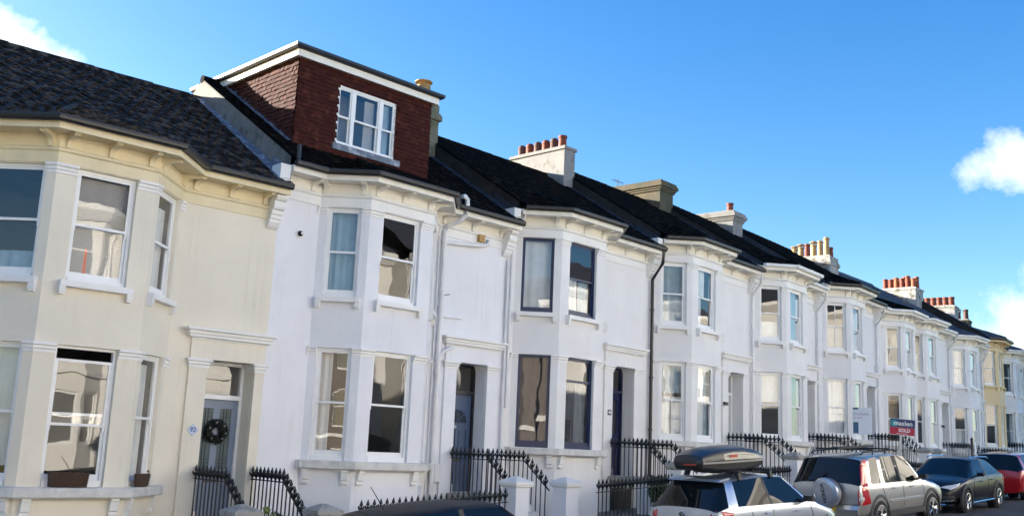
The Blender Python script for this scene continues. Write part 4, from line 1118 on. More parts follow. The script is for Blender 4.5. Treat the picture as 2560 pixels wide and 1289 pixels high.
bin_(5.2, -2.0, .1, 'black wheelie bin left of its neighbour, beneath the letting board')
bin_(6.1, -1.9, -.05, 'black wheelie bin close to the leaning post of the sold board')
# shrubs
def bush(hh, lx, ly, r, hgt, label, m, z0=0.0, n=2200, size=.05, seed=1, cat='shrub'):
    P = thing('shrub', label, cat, hw(hh, lx, ly, ground_z(hh, lx)), hh.th)
    rnd = random.Random(seed); mb = MB()
    blobs = [(rnd.uniform(-.6, .6) * r, rnd.uniform(-.6, .6) * r, z0 + hgt * rnd.uniform(.25, .85), r * rnd.uniform(.3, .55)) for _ in range(9)]
    def f(q):
        b = q.choice(blobs); v = Vector((q.gauss(0, 1), q.gauss(0, 1), q.gauss(0, 1))).normalized() * b[3] * (q.random() ** .4)
        return (b[0] + v.x, b[1] + v.y, max(.05, b[2] + v.z)), None
    leaf_cluster(mb, n, f, size, rnd); mb.build('foliage', m, P)
    t = MB()
    for b in blobs: t.tube([(b[0] * .2, b[1] * .2, 0), (b[0] * .6, b[1] * .6, b[2] * .6), (b[0], b[1], b[2])], [.02, .013, .005], 5)
    t.build('stem', mat('bark', (.09, .065, .04), .9, .3, 8), P)
bush(HS[0], 5.95, -1.75, .34, 1.05, 'dark bush between the gate piers of the cream house', M_LEAF, seed=4)
bush(HS[0], 5.55, -2.0, .16, 1.25, 'small yellowish variegated plant behind the left pier of the cream house', M_LEAFY, n=260, size=.05, seed=9, z0=.1)
bush(HS[2], 4.12, -1.95, .36, 1.20, 'dark bush behind the railing below the navy door', M_LEAF, n=2600, seed=6)
# television aerial
hh = HS[3]
P = thing('aerial', 'thin television aerial on the ridge between two chimneys', 'aerial', hw(hh, hh.W - .5, 5.4, 8.3), hh.th)
mb = MB(); mb.tube([(0, 0, 0), (0, 0, .75)], .015, 6); mb.tube([(-.35, 0, .65), (.4, 0, .65)], .008, 4)
for i in range(7): mb.tube([(-.3 + i * .1, -.12, .65), (-.3 + i * .1, .12, .65)], .005, 4)
mb.build('mast', M_CAST, P)

# ------------------------------------------------------------------ the facing side of the street (mirrored in panes and car doors)
def opposite(wm, label):
    P = thing('facing_house', label, 'house', (0, 0, 0), pi, 'houses across the street')
    Wd = 6.3; plan = [(0, 0), (.9, 0), (1.7, -.8), (3.5, -.8), (4.3, 0), (Wd, 0)]
    w = MB(); wins = []
    for i in range(5):
        A, B = plan[i], plan[i + 1]; ln = sqrt((B[0] - A[0]) ** 2 + (B[1] - A[1]) ** 2)
        ops = [(.2, ln - .2, z, z + 1.85) for z in (1.2, 4.3, 7.2)] if i in (1, 2, 3) else ([(.5, 1.5, .3, 2.6)] if i == 4 else [])
        w.panel(A, B, -6, 9.6, ops); wins += [(A, B, *op) for op in ops]
    w.box(0, Wd, .2, 8, -6, 9.58); w.build('wall', wm, P)
    c_ = MB(); c_.sweep(plan, [(0, 9.3), (.1, 9.3), (.4, 9.6), (.4, 9.8), (0, 9.8)]); c_.sweep(plan, [(0, 3.6), (.1, 3.6), (.1, 3.8), (0, 3.8)]); c_.build('cornice', M_TRIM, P)
    r = MB(); r.quad((0, -.4, 9.8), (Wd, -.4, 9.8), (Wd, 4, 12.4), (0, 4, 12.4)); r.quad((0, 4, 12.4), (Wd, 4, 12.4), (Wd, 8.4, 9.8), (0, 8.4, 9.8)); r.build('roof', M_SLATE, P)
    f = MB(); g = MB()
    for A, B, u0, u1, z0, z1 in wins:
        f.fbox(A, B, u0, u0 + .09, -.15, -.06, z0, z1); f.fbox(A, B, u1 - .09, u1, -.15, -.06, z0, z1); f.fbox(A, B, u0 + .09, u1 - .09, -.15, -.06, z0, z0 + .1); f.fbox(A, B, u0 + .09, u1 - .09, -.15, -.06, z1 - .09, z1); f.fbox(A, B, u0 + .09, u1 - .09, -.15, -.06, (z0 + z1) / 2 - .03, (z0 + z1) / 2 + .03)
        g.quad(fp(A, B, u0, -.11, z0), fp(A, B, u1, -.11, z0), fp(A, B, u1, -.11, z1), fp(A, B, u0, -.11, z1))
    f.build('window', M_FRAME, P); g.build('pane', glass('facing_pane', dark=(.20, .20, .19), rough=.15, refl=.06, mult=1.35), P)
    return P
OP = opposite(mat('facing_stucco', (.80, .78, .73), .8, .08, .8), 'sunlit pale house across the street, seen only mirrored in window panes')
OP_DARK = opposite(mat('facing_darkened_wall', (.20, .17, .15), .9, .25, 2), 'house across the street left of the pale ones, wall darkened to cut bounce, seen only mirrored')  # invented wall colour, darkened to cut bounced light and reflections on the bays
for k in range(4):    # the row goes on to the left of the cream house, outside the frame, and shades the street there
    o = dup(OP); o.location = Vector((3.86 - 6.3 * (k + 1) - .01, .4, -.5 * (k + 1) + BASE - 4.2)); o.rotation_euler = (0, 0, 0)
    o['label'] = 'pale house continuing the row left of the cream house'; o['group'] = 'houses left of the cream house'
for k in range(-3, 9):
    o = OP_DARK if k == -3 else (dup(OP_DARK) if k < 1 else (OP if k == 1 else dup(OP)))
    q, th, _ = street_pt(8 + k * 6.45, -21.5)
    q.z += .3; o.location = q; o.rotation_euler = (0, 0, th + pi)

# ------------------------------------------------------------------ parked cars
M_TYRE = mat('tyre_rubber', (.012, .012, .013), .8, .2, 20)
M_ALLOY = mat('alloy_wheel', (.55, .56, .58), .25, .05, 10, metal=1.0)
M_PLAST = mat('black_trim_plastic', (.015, .015, .016), .55, .15, 12)
M_CLAD = mat('grey_sill_cladding', (.045, .045, .048), .6, .15, 12)
M_CARGL = glass('car_glass', dark=(.006, .008, .010), refl=.0, mult=.9)
M_LAMPR = mat('red_lamp', (.42, .008, .012), .12, .15, 20, coat=1.0)
M_LAMPO = mat('amber_lamp', (.75, .16, .02), .12, .1, 20, coat=1.0)
M_LAMPC = mat('clear_lamp', (.55, .56, .58), .08, .1, 30, coat=1.0)
M_PLATE = mat('yellow_plate', (.70, .52, .04), .4, .02, 5)
def paint(name, col, metal, rough=.28):
    return mat(name, col, rough, .03, 3, metal=metal, coat=(1.0 if metal > .4 or col[0] > .2 else .12), spec=(.35 if metal > .4 else .25))
M_SILVER = paint('silver_blue_paint', (.52, .56, .62), .75)
M_CHAMP = paint('champagne_silver_paint', (.56, .55, .52), .7)
M_BLKP = paint('black_paint', (.006, .006, .009), .0)
M_REDP = paint('red_paint', (.36, .012, .018), .2)
M_NAVYP = mat('dark_blue_paint', (.006, .007, .013), .45, .05, 3, spec=.12)
M_GREYP = paint('dark_grey_paint', (.012, .013, .015), .1)

def car_sections(st):
    rows = []
    for (xl, xh, w, zb, zs, zr, wr) in st:
        xm = lambda t: xl + (xh - xl) * t
        half = [(xl, 0, zb), (xl, w * .84, zb), (xl, w * .965, zb + .09), (xl, w * 1.0, zb + (zs - zb) * .55), (xl, w * .985, zs - .09), (xl, w * .945, zs),
                (xh, wr, zr - .055), (xh, wr * .80, zr - .008), (xh, 0, zr + .012)]
        rows.append(half)
    return rows

def car(name, label, cat, st, glass_side, ws, rw, pm, x, ly, flip=False, group='cars parked along the kerb', wheels=(.75, 3.3), wr_=.31, wy=.76, clad=None, gm=None, pillars=(5,), dth=-.07, sc=1.02):
    """body and panes share one control cage; both are smoothed by subdivision"""
    q, th, sl_ = street_pt(x, ly)
    q.z += .0; th += dth
    P = thing(name, label, cat, q, th)
    P.scale = (sc, sc, sc)
    P['group'] = group
    P.rotation_euler = Matrix.Rotation(th + (pi if flip else 0), 3, 'Z').to_euler()
    P.rotation_euler.y = sl_ if flip else -sl_
    rows = car_sections(st); n = len(rows[0])
    gs = set(glass_side)
    isg = lambda i, k: (k == 5 and (i in gs or i in pillars)) or (i == ws and k >= 5) or (i == rw and k >= 5)
    def grid(faces_wanted, nm, m, parent, cap=False, off=0.0):
        verts, idx, fs = [], {}, []
        def vid(i, k, side):
            kk = (i, k, side if 0 < k < n - 1 else 1)
            if kk not in idx:
                xx, yy, zz = rows[i][k]; idx[kk] = len(verts); verts.append((xx, yy * side, zz))
            return idx[kk]
        for i in range(len(rows) - 1):
            for k in range(n - 1):
                for side in (1, -1):
                    if faces_wanted(i, k, side):
                        f = [vid(i, k, side), vid(i + 1, k, side), vid(i + 1, k + 1, side), vid(i, k + 1, side)]
                        fs.append(f if side > 0 else f[::-1])
        if cap:
            for i in (0, len(rows) - 1):
                loop = [vid(i, k, 1) for k in range(n)] + [vid(i, k, -1) for k in range(n - 2, 0, -1)]
                for k in range(n - 1):       # close the ends in strips between the two sides
                    a, b, c, d = vid(i, k, 1), vid(i, k + 1, 1), vid(i, k + 1, -1), vid(i, k, -1)
                    f = list(dict.fromkeys([a, b, c, d]))
                    if len(f) > 2: fs.append(f if i == 0 else f[::-1])
        me = bpy.data.meshes.new(nm); me.from_pydata(verts, [], fs); me.materials.append(m)
        bm = bmesh.new(); bm.from_mesh(me); bmesh.ops.recalc_face_normals(bm, faces=bm.faces); bm.to_mesh(me); bm.free(); me.shade_smooth()
        ca = me.attributes.new('crease_vert', 'FLOAT', 'POINT')
        for (i, k, sd), vi in idx.items():
            if k in (5, 6) and any(isg(a, b) for a in (i - 1, i) for b in (k - 1, k) if 0 <= a < len(rows) - 1): ca.data[vi].value = .85 if k == 5 or nm != 'body' else .7
        o = link(nm, me, parent); sb = o.modifiers.new('smooth', 'SUBSURF'); sb.levels = 3; sb.render_levels = 3
        return o
    B = grid(lambda i, k, s: not isg(i, k), 'body', pm, P, True)
    full = grid(lambda i, k, s: True, 'tmp', pm, None, True)
    dg = bpy.context.evaluated_depsgraph_get(); ev = full.evaluated_get(dg); tm = ev.to_mesh()
    BVHS[B.name] = BVHTree.FromPolygons([v.co.copy() for v in tm.vertices], [tuple(p.vertices) for p in tm.polygons]); P['_body_name'] = B.name
    ev.to_mesh_clear(); bpy.data.objects.remove(full)
    gm = gm or M_CARGL
    for i in glass_side:
        for s in (1, -1): grid(lambda a, k, sd, i=i, s=s: a == i and k == 5 and sd == s, 'side_window', gm, P)
    for i in pillars:
        for s in (1, -1): grid(lambda a, k, sd, i=i, s=s: a == i and k == 5 and sd == s, 'door_pillar', M_PLAST, P)
    if ws is not None: grid(lambda a, k, s: a == ws and k >= 5, 'windscreen', gm, P)
    if rw is not None: grid(lambda a, k, s: a == rw and k >= 5, 'rear_window', gm, P)
    # black inner liner so that no daylight shows through the gaskets
    ln = MB(); xs0 = st[0][0] + .5; xs1 = st[-1][0] - .5
    rings = []
    for (xl, xh, w, zb, zs, zr, wr) in st[2:-2]:
        xm = (xl + xh) / 2
        rings.append([(xl, -w * .90, zb + .05), (xl, w * .90, zb + .05), (xl, w * .90, zs - .03), (xh, wr * .93, zr - .085), (xh, -wr * .93, zr - .085), (xl, -w * .90, zs - .03)])
    ln.loft(rings); ln.build('cabin_liner', M_PLAST, P)
    # wheels
    for xw in wheels:
        for s in (1, -1):
            a = MB()   # dark wheel housing that reads as the arch gap
            a.lathe([(wr_ + .055, -.13), (wr_ + .055, .075), (wr_ + .04, .083), (.01, .083)], 28)
            o = link('wheel_arch', a.mesh('wheel_arch', M_PLAST, .6), P, (xw, s * (wy), wr_ + .01)); o.rotation_euler = (-s * pi / 2, 0, 0)
            if clad:
                c_ = MB(); rr = wr_ + .06
                ring = []
                for t in range(15):
                    ang = radians(-14 + 208 * t / 14); ca, sa = cos(ang), sin(ang)
                    ring.append([(r_ * ca, s * (wy + y_), wr_ + .01 + r_ * sa) for r_, y_ in ((rr - .01, .05), (rr - .01, .125), (rr + .06, .115), (rr + .075, .06))])
                c_.loft(ring); link('arch_cladding', c_.mesh('arch_cladding', clad, .6), P, (xw, 0, 0))
            t_ = MB(); t_.lathe([(wr_ * .66, -.09), (wr_ * .93, -.10), (wr_, -.08), (wr_, .08), (wr_ * .93, .10), (wr_ * .68, .098), (wr_ * .66, .07)], 32, cap=False)
            wo = link('wheel', t_.mesh('tyre', M_TYRE, .6), P, (xw, s * (wy + .02), wr_)); wo.rotation_euler = (-s * pi / 2, R.uniform(0, 1), 0) if False else (-s * pi / 2, 0, 0)
            r_ = MB(); r_.lathe([(wr_ * .70, .098), (wr_ * .64, .07), (wr_ * .60, .03), (.02, .02)], 28, cap=False)
            link('rim_well', r_.mesh('rim_well', M_PLAST, .6), wo)
            r_ = MB(); r_.lathe([(wr_ * .71, .085), (wr_ * .71, .104), (wr_ * .64, .108), (wr_ * .62, .08)], 28, cap=False); r_.lathe([(.055, .04), (.055, .10), (.035, .108), (.001, .108)], 14)
            for j in range(5):
                for dlt in (-.13, .13):
                    an = 2 * pi * j / 5 + dlt; an2 = 2 * pi * j / 5 + dlt * .5
                    ca, sa = cos(an), sin(an)
                    r_.tube([(.045 * cos(an2), .045 * sin(an2), .085), (wr_ * .66 * ca, wr_ * .66 * sa, .088)], [.020, .017], 5)
            link('rim', r_.mesh('rim', M_ALLOY, .6), wo)
    return P

def patch(P, name, m, pts, t=.012):
    """a lamp, badge or panel that follows the body's curve: its outline is laid on the bodywork and given a thickness"""
    body = P['_body_name']; bvh = BVHS[body]
    c = sum((Vector(p) for p in pts), Vector()) / len(pts)
    bd = []
    for i in range(len(pts)):
        a, b = Vector(pts[i]), Vector(pts[(i + 1) % len(pts)])
        bd += [a.lerp(b, j / 4) for j in range(4)]
    rings = []
    for f, off in ((1.0, -.012), (1.0, t * .6), (.94, t), (.7, t * 1.25), (.4, t * 1.35), (.03, t * 1.4)):
        rg = []
        for p in bd:
            q = c + (p - c) * f; loc, nrm, _, _ = bvh.find_nearest(q); rg.append(loc + nrm * off)
        rings.append(rg)
    mb = MB(); mb.loft(rings)
    return mb.build(name, m, P, smooth=1.0)
def seam(P, pts, r=.006):
    bvh = BVHS[P['_body_name']]
    for s_ in (1, -1):
        path = []
        for i in range(len(pts) - 1):
            for j in range(6):
                p = Vector(pts[i]).lerp(Vector(pts[i + 1]), j / 6); loc, nrm, _, _ = bvh.find_nearest((p.x, p.y * s_, p.z)); path.append(loc + nrm * .001)
        loc, nrm, _, _ = bvh.find_nearest((pts[-1][0], pts[-1][1] * s_, pts[-1][2])); path.append(loc)
        mb = MB(); mb.tube(path, r, 5); mb.build('panel_gap', M_PLAST, P)
def door_seams(P, xb, xm, xf, w, zs, z0):
    seam(P, [(xm, w, zs), (xm, w, z0), (xb + .35, w, z0), (xb + .12, w, z0 + .25), (xb, w, zs - .05)])
    seam(P, [(xm, w, z0), (xf, w, z0), (xf + .03, w, zs - .25), (xf - .05, w, zs)])
def mirror(P, x, y, z, m):
    for s in (1, -1):
        mb = MB(); mb.loft([[(x + a, s * (y + .02 + .19 * k), z + b) for a, b in ((-.05, -.045), (.03, -.05), (.05, .0), (.03, .055), (-.05, .06))] for k in (0.0, .35, .9, 1.0)])
        mb.tube([(x + .04, s * (y - .06), z - .06), (x, s * (y + .08), z - .03)], .02, 6)
        mb.build('wing_mirror', m, P, smooth=.6)
def handle(P, x, y, z, m):
    for s in (1, -1):
        mb = MB(); mb.tube([(x - .09, s * (y + .012), z), (x - .07, s * (y + .035), z), (x + .06, s * (y + .035), z), (x + .09, s * (y + .012), z)], .014, 6)
        mb.lathe([(.03, -.002), (.03, .004)], 10, (x, s * y, z)); mb.build('door_handle', m, P, smooth=.6)

# --- silver hatchback with the roof box
ST_A = [(.02, .02, .66, .30, .58, .62, .55), (.03, .03, .80, .24, .74, .78, .62), (.07, .07, .845, .23, .93, .965, .72), (.34, .50, .865, .22, .985, 1.445, .612), (.62, .72, .87, .20, .985, 1.478, .618),
        (1.62, 1.58, .875, .19, .965, 1.512, .625), (1.70, 1.66, .875, .19, .963, 1.512, .625), (2.86, 2.32, .875, .19, .935, 1.475, .595), (2.93, 2.40, .875, .19, .93, 1.462, 0.588),
        (3.16, 3.16, .872, .20, .90, .965, .70), (3.62, 3.62, .855, .21, .80, .875, .66), (4.02, 4.02, .78, .22, .64, .72, .58), (4.20, 4.20, .60, .24, .50, .54, .45)]
PA = car('hatchback', 'silver blue five-door hatchback carrying the black roof box', 'car', ST_A, (4, 6), 8, 2, M_SILVER, 15.35, -6.5, wheels=(.78, 3.38), wr_=.31, wy=.765)
for s in (1, -1):
    patch(PA, 'tail_light', M_LAMPR, [(.055, s * .60, .93), (.12, s * .80, .945), (.42, s * .872, .90), (.46, s * .875, .875), (.22, s * .865, .74), (.09, s * .80, .66), (.05, s * .62, .70)])
    patch(PA, 'reverse_light', M_LAMPC, [(.055, s * .63, .915), (.11, s * .785, .93), (.16, s * .83, .90), (.085, s * .76, .86), (.05, s * .64, .85)])
    patch(PA, 'headlight', M_LAMPC, [(4.10, s * .46, .62), (3.95, s * .72, .68), (3.62, s * .84, .80), (3.75, s * .83, .70), (4.02, s * .74, .56)])
mirror(PA, 2.72, .84, 1.0, M_PLAST); handle(PA, 1.45, .872, .83, M_SILVER); handle(PA, 2.42, .872, .80, M_SILVER)
mb = MB(); mb.lathe([(.062, 0), (.062, .012), (.045, .02), (.001, .02)], 18); o = link('badge', mb.mesh('badge', M_CHROME, .6), PA, (.03, 0, .845)); o.rotation_euler = (0, -pi / 2, 0)
mb = MB()
for a, b in (((.060), (.034)), ((.028), (.046))):
    mb.tube([(.004, a * cos(2 * pi * t / 20), b * sin(2 * pi * t / 20)) for t in range(21)], .006, 5)
link('badge_ring', mb.mesh('badge_ring', M_BLACK, .6), PA, (.004, 0, .845))
mb = MB(); mb.box(-.012, .02, -.26, .26, -.055, .055); link('number_plate', mb.mesh('number_plate', M_PLATE), PA, (.0, 0, .60))
mb = MB(); mb.box(-.01, .05, -.36, .36, -.02, .02); link('chrome_strip', mb.mesh('chrome_strip', M_CHROME), PA, (.022, 0, .71))
mb = MB(); mb.tube([(.075, .05, .975), (.12, -.03, 1.01), (.26, -.38, 1.08)], .012, 6); mb.build('rear_wiper', M_PLAST, PA)
mb = MB(); mb.loft([[(x, y, z) for x, z in ((.38, 1.42), (.42, 1.462), (.70, 1.492), (.66, 1.45))] for y in (-.60, -.3, 0, .3, .60)]); mb.build('spoiler', M_SILVER, PA, smooth=.5)
for x in (.95, 1.95):
    mb = MB(); mb.box(x - .035, x + .035, -.64, .64, 1.565, 1.595)
    for s in (1, -1): mb.loft([[(x - .05, s * .66, 1.44), (x + .05, s * .66, 1.44), (x + .05, s * .60, 1.44), (x - .05, s * .60, 1.44)], [(x - .035, s * .62, 1.58), (x + .035, s * .62, 1.58), (x + .035, s * .52, 1.58), (x - .035, s * .52, 1.58)]])
    mb.build('roof_bar', M_PLAST, PA)
def roof_box():
    P = thing('roof_box', 'long black roof box with a pale side stripe strapped on the silver hatchback', 'roof box', (0, 0, 0))
    P.matrix_world = PA.matrix_basis @ Matrix.Translation((.26, .06, 1.57)) @ Matrix.Diagonal((1.0, 1.04, 1.06, 1))
    prof = [(0, .10, .20, .24), (.06, .05, .30, .33), (.30, .02, .38, .38), (.75, .0, .43, .40), (1.25, .0, .44, .40), (1.65, .02, .39, .385), (1.95, .06, .30, .34), (2.08, .12, .22, .25)]
    def ring(x, zb, zt, w, z0, z1):
        return [(x, y, z) for y, z in ((-w, z0), (-w * 1.0, z0 + (z1 - z0) * .45), (-w * .86, z0 + (z1 - z0) * .86), (-w * .5, z1), (0, z1 + .012), (w * .5, z1), (w * .86, z0 + (z1 - z0) * .86), (w, z0 + (z1 - z0) * .45), (w, z0))]
    lid = MB(); lid.loft([ring(x, zb, zt, w, .165, zt) for x, zb, zt, w in prof]); o = lid.build('lid', mat('gloss_black_plastic', (.010, .011, .016), .30, .05, 6, coat=.15), P, smooth=.7)
    base = MB(); base.loft([[(x, y, z) for y, z in ((-w, .16), (-w * .97, zb + .05), (-w * .8, zb), (w * .8, zb), (w * .97, zb + .05), (w, .16))] for x, zb, zt, w in prof]); base.build('base', M_PLAST, P, smooth=.7)
    ed = MB()
    for s in (-1, 1): ed.loft([[(x, s * (w + .002), .152), (x, s * (w + .016), .155), (x, s * (w + .016), .185), (x, s * (w + .002), .188)] for x, zb, zt, w in prof[1:-1]])
    ed.build('rim', mat('grey_edge_trim', (.28, .27, .25), .5, .1, 9), P)
    sp = MB()
    pp = [(.62, .400, .21, .31), (.9, .405, .21, .335), (1.25, .405, .21, .33), (1.65, .392, .205, .285), (1.92, .352, .20, .235)]
    sp.loft([[(x, -w - .001, z0), (x, -w - .006, z0), (x, -w * .955 - .006, z1), (x, -w * .955 - .001, z1)] for x, w, z0, z1 in pp]); sp.build('side_stripe', mat('pale_decal', (.40, .38, .31), .4, .1, 7), P)
    r = MB(); r.box(.78, 1.02, -.4145, -.4085, .25, .295); r.build('red_mark', mat('red_decal', (.45, .06, .04), .4, .1, 7), P)
    r = MB(); r.box(-.008, -.002, -.22, .06, .13, .155); r.build('red_mark', MATS['red_decal'], P)
    for x in (.67, 1.67):
        st_ = MB(); st_.box(x - .04, x + .04, -.30, .30, -.03, .03); st_.build('clamp', M_PLAST, P)
roof_box()

# --- champagne off-roader with the spare wheel on its tailgate
ST_C = [(.03, .03, .80, .42, .70, .74, .70), (.02, .02, .86, .36, .90, .94, .76), (.05, .05, .875, .33, 1.05, 1.085, .80), (.16, .36, .885, .30, 1.06, 1.625, .712), (.54, .70, .888, .28, 1.06, 1.67, .712),
        (1.02, 1.06, .89, .27, 1.05, 1.69, .715), (1.18, 1.20, .89, .27, 1.05, 1.69, .715), (1.98, 1.92, .89, .27, 1.04, 1.69, .715), (2.05, 1.98, .89, .27, 1.04, 1.69, .715), (2.98, 2.44, .888, .27, 1.02, 1.655, .69), (3.06, 2.52, .888, .27, 1.015, 1.64, .682),
        (3.30, 3.30, .885, .28, 1.0, 1.075, .74), (3.80, 3.80, .875, .30, .93, 1.015, .72), (4.22, 4.22, .83, .32, .80, .90, .66), (4.40, 4.40, .70, .34, .66, .72, .55)]
PC = car('off_roader', 'champagne silver off-roader with a spare wheel cover on its tailgate', 'car', ST_C, (4, 6, 8), 10, 2, M_CHAMP, 21.2, -6.4, wheels=(.86, 3.48), wr_=.345, wy=.775, clad=M_CLAD, pillars=(7,))
for s in (1, -1):
    patch(PC, 'tail_light', M_LAMPR, [(.09, s * .80, 1.04), (.36, s * .872, 1.04), (.42, s * .885, .64), (.08, s * .86, .62), (.03, s * .79, .64), (.04, s * .78, .9)])
    patch(PC, 'tail_light', M_LAMPR, [(.32, s * .70, 1.54), (.56, s * .76, 1.54), (.38, s * .865, 1.03), (.10, s * .81, 1.03)])
    patch(PC, 'indicator', M_LAMPO, [(.37, s * .68, 1.64), (.62, s * .73, 1.64), (.55, s * .765, 1.46), (.31, s * .71, 1.46)])
    patch(PC, 'reverse_light', M_LAMPC, [(.04, s * .805, .80), (.16, s * .872, .80), (.16, s * .875, .72), (.04, s * .81, .72)])
    patch(PC, 'headlight', M_LAMPC, [(4.30, s * .52, .80), (4.10, s * .80, .86), (3.90, s * .85, .88), (4.0, s * .85, .74), (4.30, s * .66, .68)])
    mb = MB(); mb.loft([[(x, s * .88, z) for z in (.60, .68)] + [(x, s * .905, z) for z in (.67, .61)] for x in (1.32, 3.02)]); mb.build('side_moulding', M_CHAMP, PC)
    mb = MB(); mb.loft([[(x, s * .84, .28), (x, s * .895, .30), (x, s * .90, .40), (x, s * .86, .42)] for x in (1.30, 3.05)]); mb.build('sill_cladding', M_CLAD, PC)
    mb = MB(); mb.tube([(.55, s * .62, 1.70), (.65, s * .62, 1.75), (2.1, s * .62, 1.765), (2.25, s * .62, 1.71)], .02, 6)
    for x in (1.1, 1.7): mb.tube([(x, s * .62, 1.68), (x, s * .62, 1.755)], .018, 6)
    mb.build('roof_rail', M_PLAST, PC)
for x in (.95, 1.75):
    mb = MB(); mb.box(x - .03, x + .03, -.72, .72, 1.78, 1.815); mb.build('roof_bar', M_PLAST, PC)
mb = MB(); mb.box(.5, 2.2, -.10, .10, 1.816, 1.85); mb.build('bike_carrier', M_PLAST, PC)
mirror(PC, 2.84, .86, 1.12, M_PLAST); handle(PC, 1.55, .886, .93, M_CHAMP); handle(PC, 2.42, .886, .92, M_CHAMP)
mb = MB(); mb.loft([[(x, y, z) for x, z in ((-.04, .42), (-.05, .52), (.0, .60), (.06, .60), (.06, .40))] for y in (-.80, -.3, .3, .80)]); mb.build('rear_bumper', M_CHAMP, PC, smooth=.5)
sw = MB(); sw.lathe([(.30, -.10), (.345, -.06), (.345, .06), (.325, .095), (.24, .115), (.235, .105), (.10, .112), (.001, .114)], 40)
so2 = link('spare_wheel_cover', sw.mesh('spare_wheel_cover', paint('grey_cover_paint', (.44, .47, .52), .7, .3), .5), PC, (-.135, -.10, .86)); so2.rotation_euler = (0, -pi / 2, 0)
sr = MB(); sr.lathe([(.335, -.115), (.352, -.09), (.335, -.065)], 40, cap=False); o = link('tyre_edge', sr.mesh('tyre_edge', M_TYRE, .6), so2)
text_mesh('HONDA', .115, M_PLAST, 'lettering', PC, face_matrix((-.255, -.10, .86), Vector((0, -.18, .98)), Vector((0, -.98, -.18))), .003, bold=.003) if False else None
tx = text_mesh('HONDA', .115, M_PLAST, 'lettering', so2, Matrix.Identity(4), .002, bold=.003)
# lettering runs up the cover: its plane is the cover's outer face (world -x of the car)
tx.matrix_local = Matrix.Translation((0, 0, .118)) @ Matrix.Rotation(radians(12), 4, 'Z')
mb = MB(); mb.box(-.012, .02, -.26, .26, -.055, .055); link('number_plate', mb.mesh('number_plate', M_PLATE), PC, (-.045, .0, .49))
mb = MB(); mb.tube([(.045, .30, 1.08), (.02, .28, 1.12), (.15, .0, 1.30)], .012, 6); mb.build('rear_wiper', M_PLAST, PC)

# --- black crossover facing the viewer
ST_G = [(.02, .02, .64, .32, .56, .60, .50), (.03, .03, .80, .27, .78, .82, .62), (.10, .10, .86, .25, .95, .985, .68), (.42, .78, .885, .24, 1.0, 1.38, .60), (.82, 1.0, .89, .22, 1.0, 1.43, .605),
        (1.62, 1.60, .895, .22, .985, 1.482, .62), (1.70, 1.68, .895, .22, .983, 1.483, .62), (2.72, 2.24, .895, .22, .955, 1.455, .60), (2.80, 2.34, .895, .22, .95, 1.44, .595),
        (3.20, 3.20, .89, .23, .93, 1.01, .72), (3.75, 3.75, .875, .24, .87, .95, .70), (4.20, 4.20, .82, .25, .74, .84, .64), (4.40, 4.40, .66, .27, .58, .66, .52)]
PG = car('crossover', 'black crossover parked nose towards the viewer', 'car', ST_G, (4, 6), 8, 2, M_BLKP, 31.75, -6.5, flip=True, wheels=(.82, 3.50), wr_=.335, wy=.785, clad=M_PLAST)
for s in (1, -1):
    patch(PG, 'headlight', M_LAMPC, [(4.30, s * .44, .72), (4.24, s * .62, .80), (4.02, s * .80, .88), (3.80, s * .868, .90), (3.96, s * .85, .78), (4.24, s * .70, .66)])
    patch(PG, 'lower_intake', M_PLAST, [(4.36, s * .48, .50), (4.22, s * .76, .52), (4.14, s * .80, .40), (4.33, s * .54, .36)])
    patch(PG, 'intake_trim', M_CHROME, [(4.38, s * .46, .365), (4.20, s * .79, .42), (4.20, s * .79, .40), (4.38, s * .46, .345)])
    patch(PG, 'tail_light', M_LAMPR, [(.06, s * .66, .90), (.26, s * .872, .92), (.24, s * .876, .80), (.05, s * .68, .76)])
    mb = MB(); mb.tube([(1.25, s * .885, .30), (3.05, s * .885, .29)], .022, 6); mb.build('sill_trim', M_CHROME, PG)
    mb = MB(); mb.tube([(.75, s * .60, 1.43), (.9, s * .60, 1.475), (2.2, s * .60, 1.495), (2.35, s * .585, 1.455)], .02, 6); mb.build('roof_rail', M_CHROME, PG, smooth=.6)
patch(PG, 'grille', M_PLAST, [(4.40, -.42, .70), (4.40, .42, .70), (4.42, .34, .48), (4.42, -.34, .48)])
for z in (.63, .555):
    mb = MB(); mb.box(-.012, .012, -.38, .38, -.016, .016); link('grille_bar', mb.mesh('grille_bar', M_CHROME), PG, (4.447, 0, z))
mb = MB(); mb.tube([(4.455 , .075 * cos(t * pi / 12), .60 + .075 * sin(t * pi / 12)) for t in range(25)], .009, 6)
for t in (90, 210, 330): mb.tube([(4.455, 0, .60), (4.455, .073 * cos(radians(t)), .60 + .073 * sin(radians(t)))], .008, 5)
mb.build('badge', M_CHROME, PG, smooth=.6)
mb = MB(); mb.box(-.012, .012, -.26, .26, -.055, .055); link('number_plate', mb.mesh('number_plate', M_BOARDW), PG, (4.43, 0, .40))
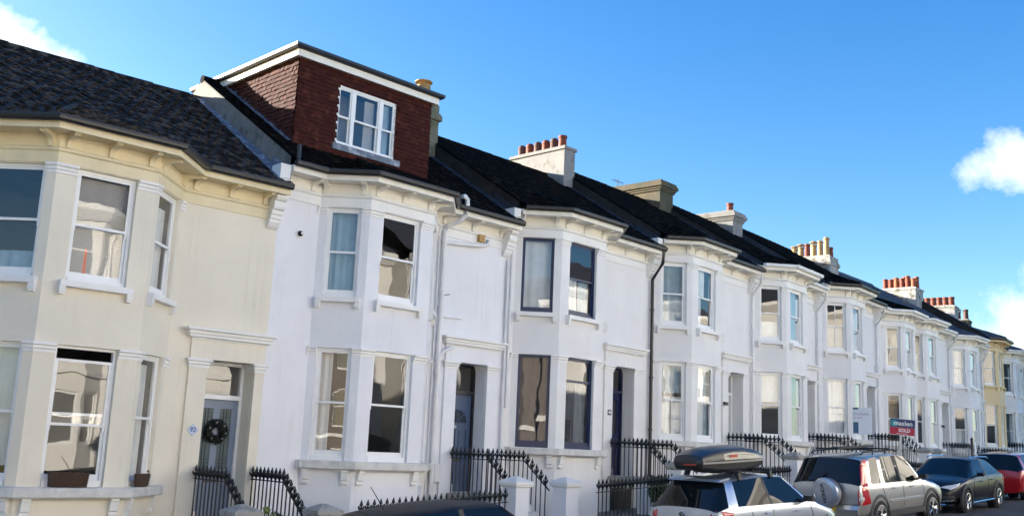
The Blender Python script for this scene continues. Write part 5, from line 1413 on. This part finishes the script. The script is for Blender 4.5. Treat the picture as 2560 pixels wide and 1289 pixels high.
mb = MB(); mb.tube([(4.37, -.60, .28), (4.42, 0, .27), (4.37, .60, .28)], .02, 6); mb.build('skid_trim', M_CHROME, PG, smooth=.6)
mirror(PG, 2.62, .87, 1.04, M_BLKP); handle(PG, 1.42, .893, .86, M_BLKP); handle(PG, 2.36, .893, .84, M_BLKP)

# --- red hatchback further on, dark car beyond it, and the dark roof right in front
PR = car('hatchback', 'bright red hatchback behind the black crossover', 'car', ST_A, (4, 6), 8, 2, M_REDP, 34.0, -6.5, wheels=(.72, 3.25), wr_=.30, wy=.765)
for s in (1, -1): patch(PR, 'tail_light', M_LAMPR, [(.08, s * .74, 1.0), (.16, s * .86, 1.02), (.30, s * .868, .72), (.06, s * .80, .62)])
mirror(PR, 2.72, .84, 1.0, M_REDP); handle(PR, 1.45, .872, .83, M_REDP); handle(PR, 2.42, .872, .80, M_REDP)
PD = car('hatchback', 'dark grey car at the right edge beyond the red one', 'car', ST_A, (4, 6), 8, 2, M_GREYP, 38.9, -6.5, wheels=(.72, 3.25), wr_=.30, wy=.765)
PB = car('hatchback', 'dark blue car nearest the viewer, only its roof and windows showing', 'car', ST_A, (4, 6), 8, 2, M_NAVYP, 7.75, -6.6, wheels=(.72, 3.25), wr_=.30, wy=.765)
mb = MB(); mb.tube([(.80, .0, 1.49), (.60, .0, 1.80)], [.008, .005], 6); mb.build('antenna', M_PLAST, PB)

door_seams(PA, .98, 1.66, 2.95, .9, .95, .32); door_seams(PC, 1.02, 2.02, 3.05, .9, 1.03, .42); door_seams(PG, .95, 1.66, 2.85, .9, .96, .36); door_seams(PR, .98, 1.66, 2.95, .9, .95, .32); door_seams(PB, .98, 1.66, 2.95, .9, .95, .32)
seam(PA, [(.09, .70, .97), (.06, .72, .66), (.04, .2, .52), (.04, .0, .52)]); seam(PA, [(3.1, .66, .99), (3.7, .72, .86), (4.0, .55, .74)])
seam(PG, [(3.1, .68, 1.03), (3.75, .75, .93), (4.2, .58, .80)]); seam(PC, [(.06, .80, 1.05), (.03, .80, .62), (.02, .0, .62)])
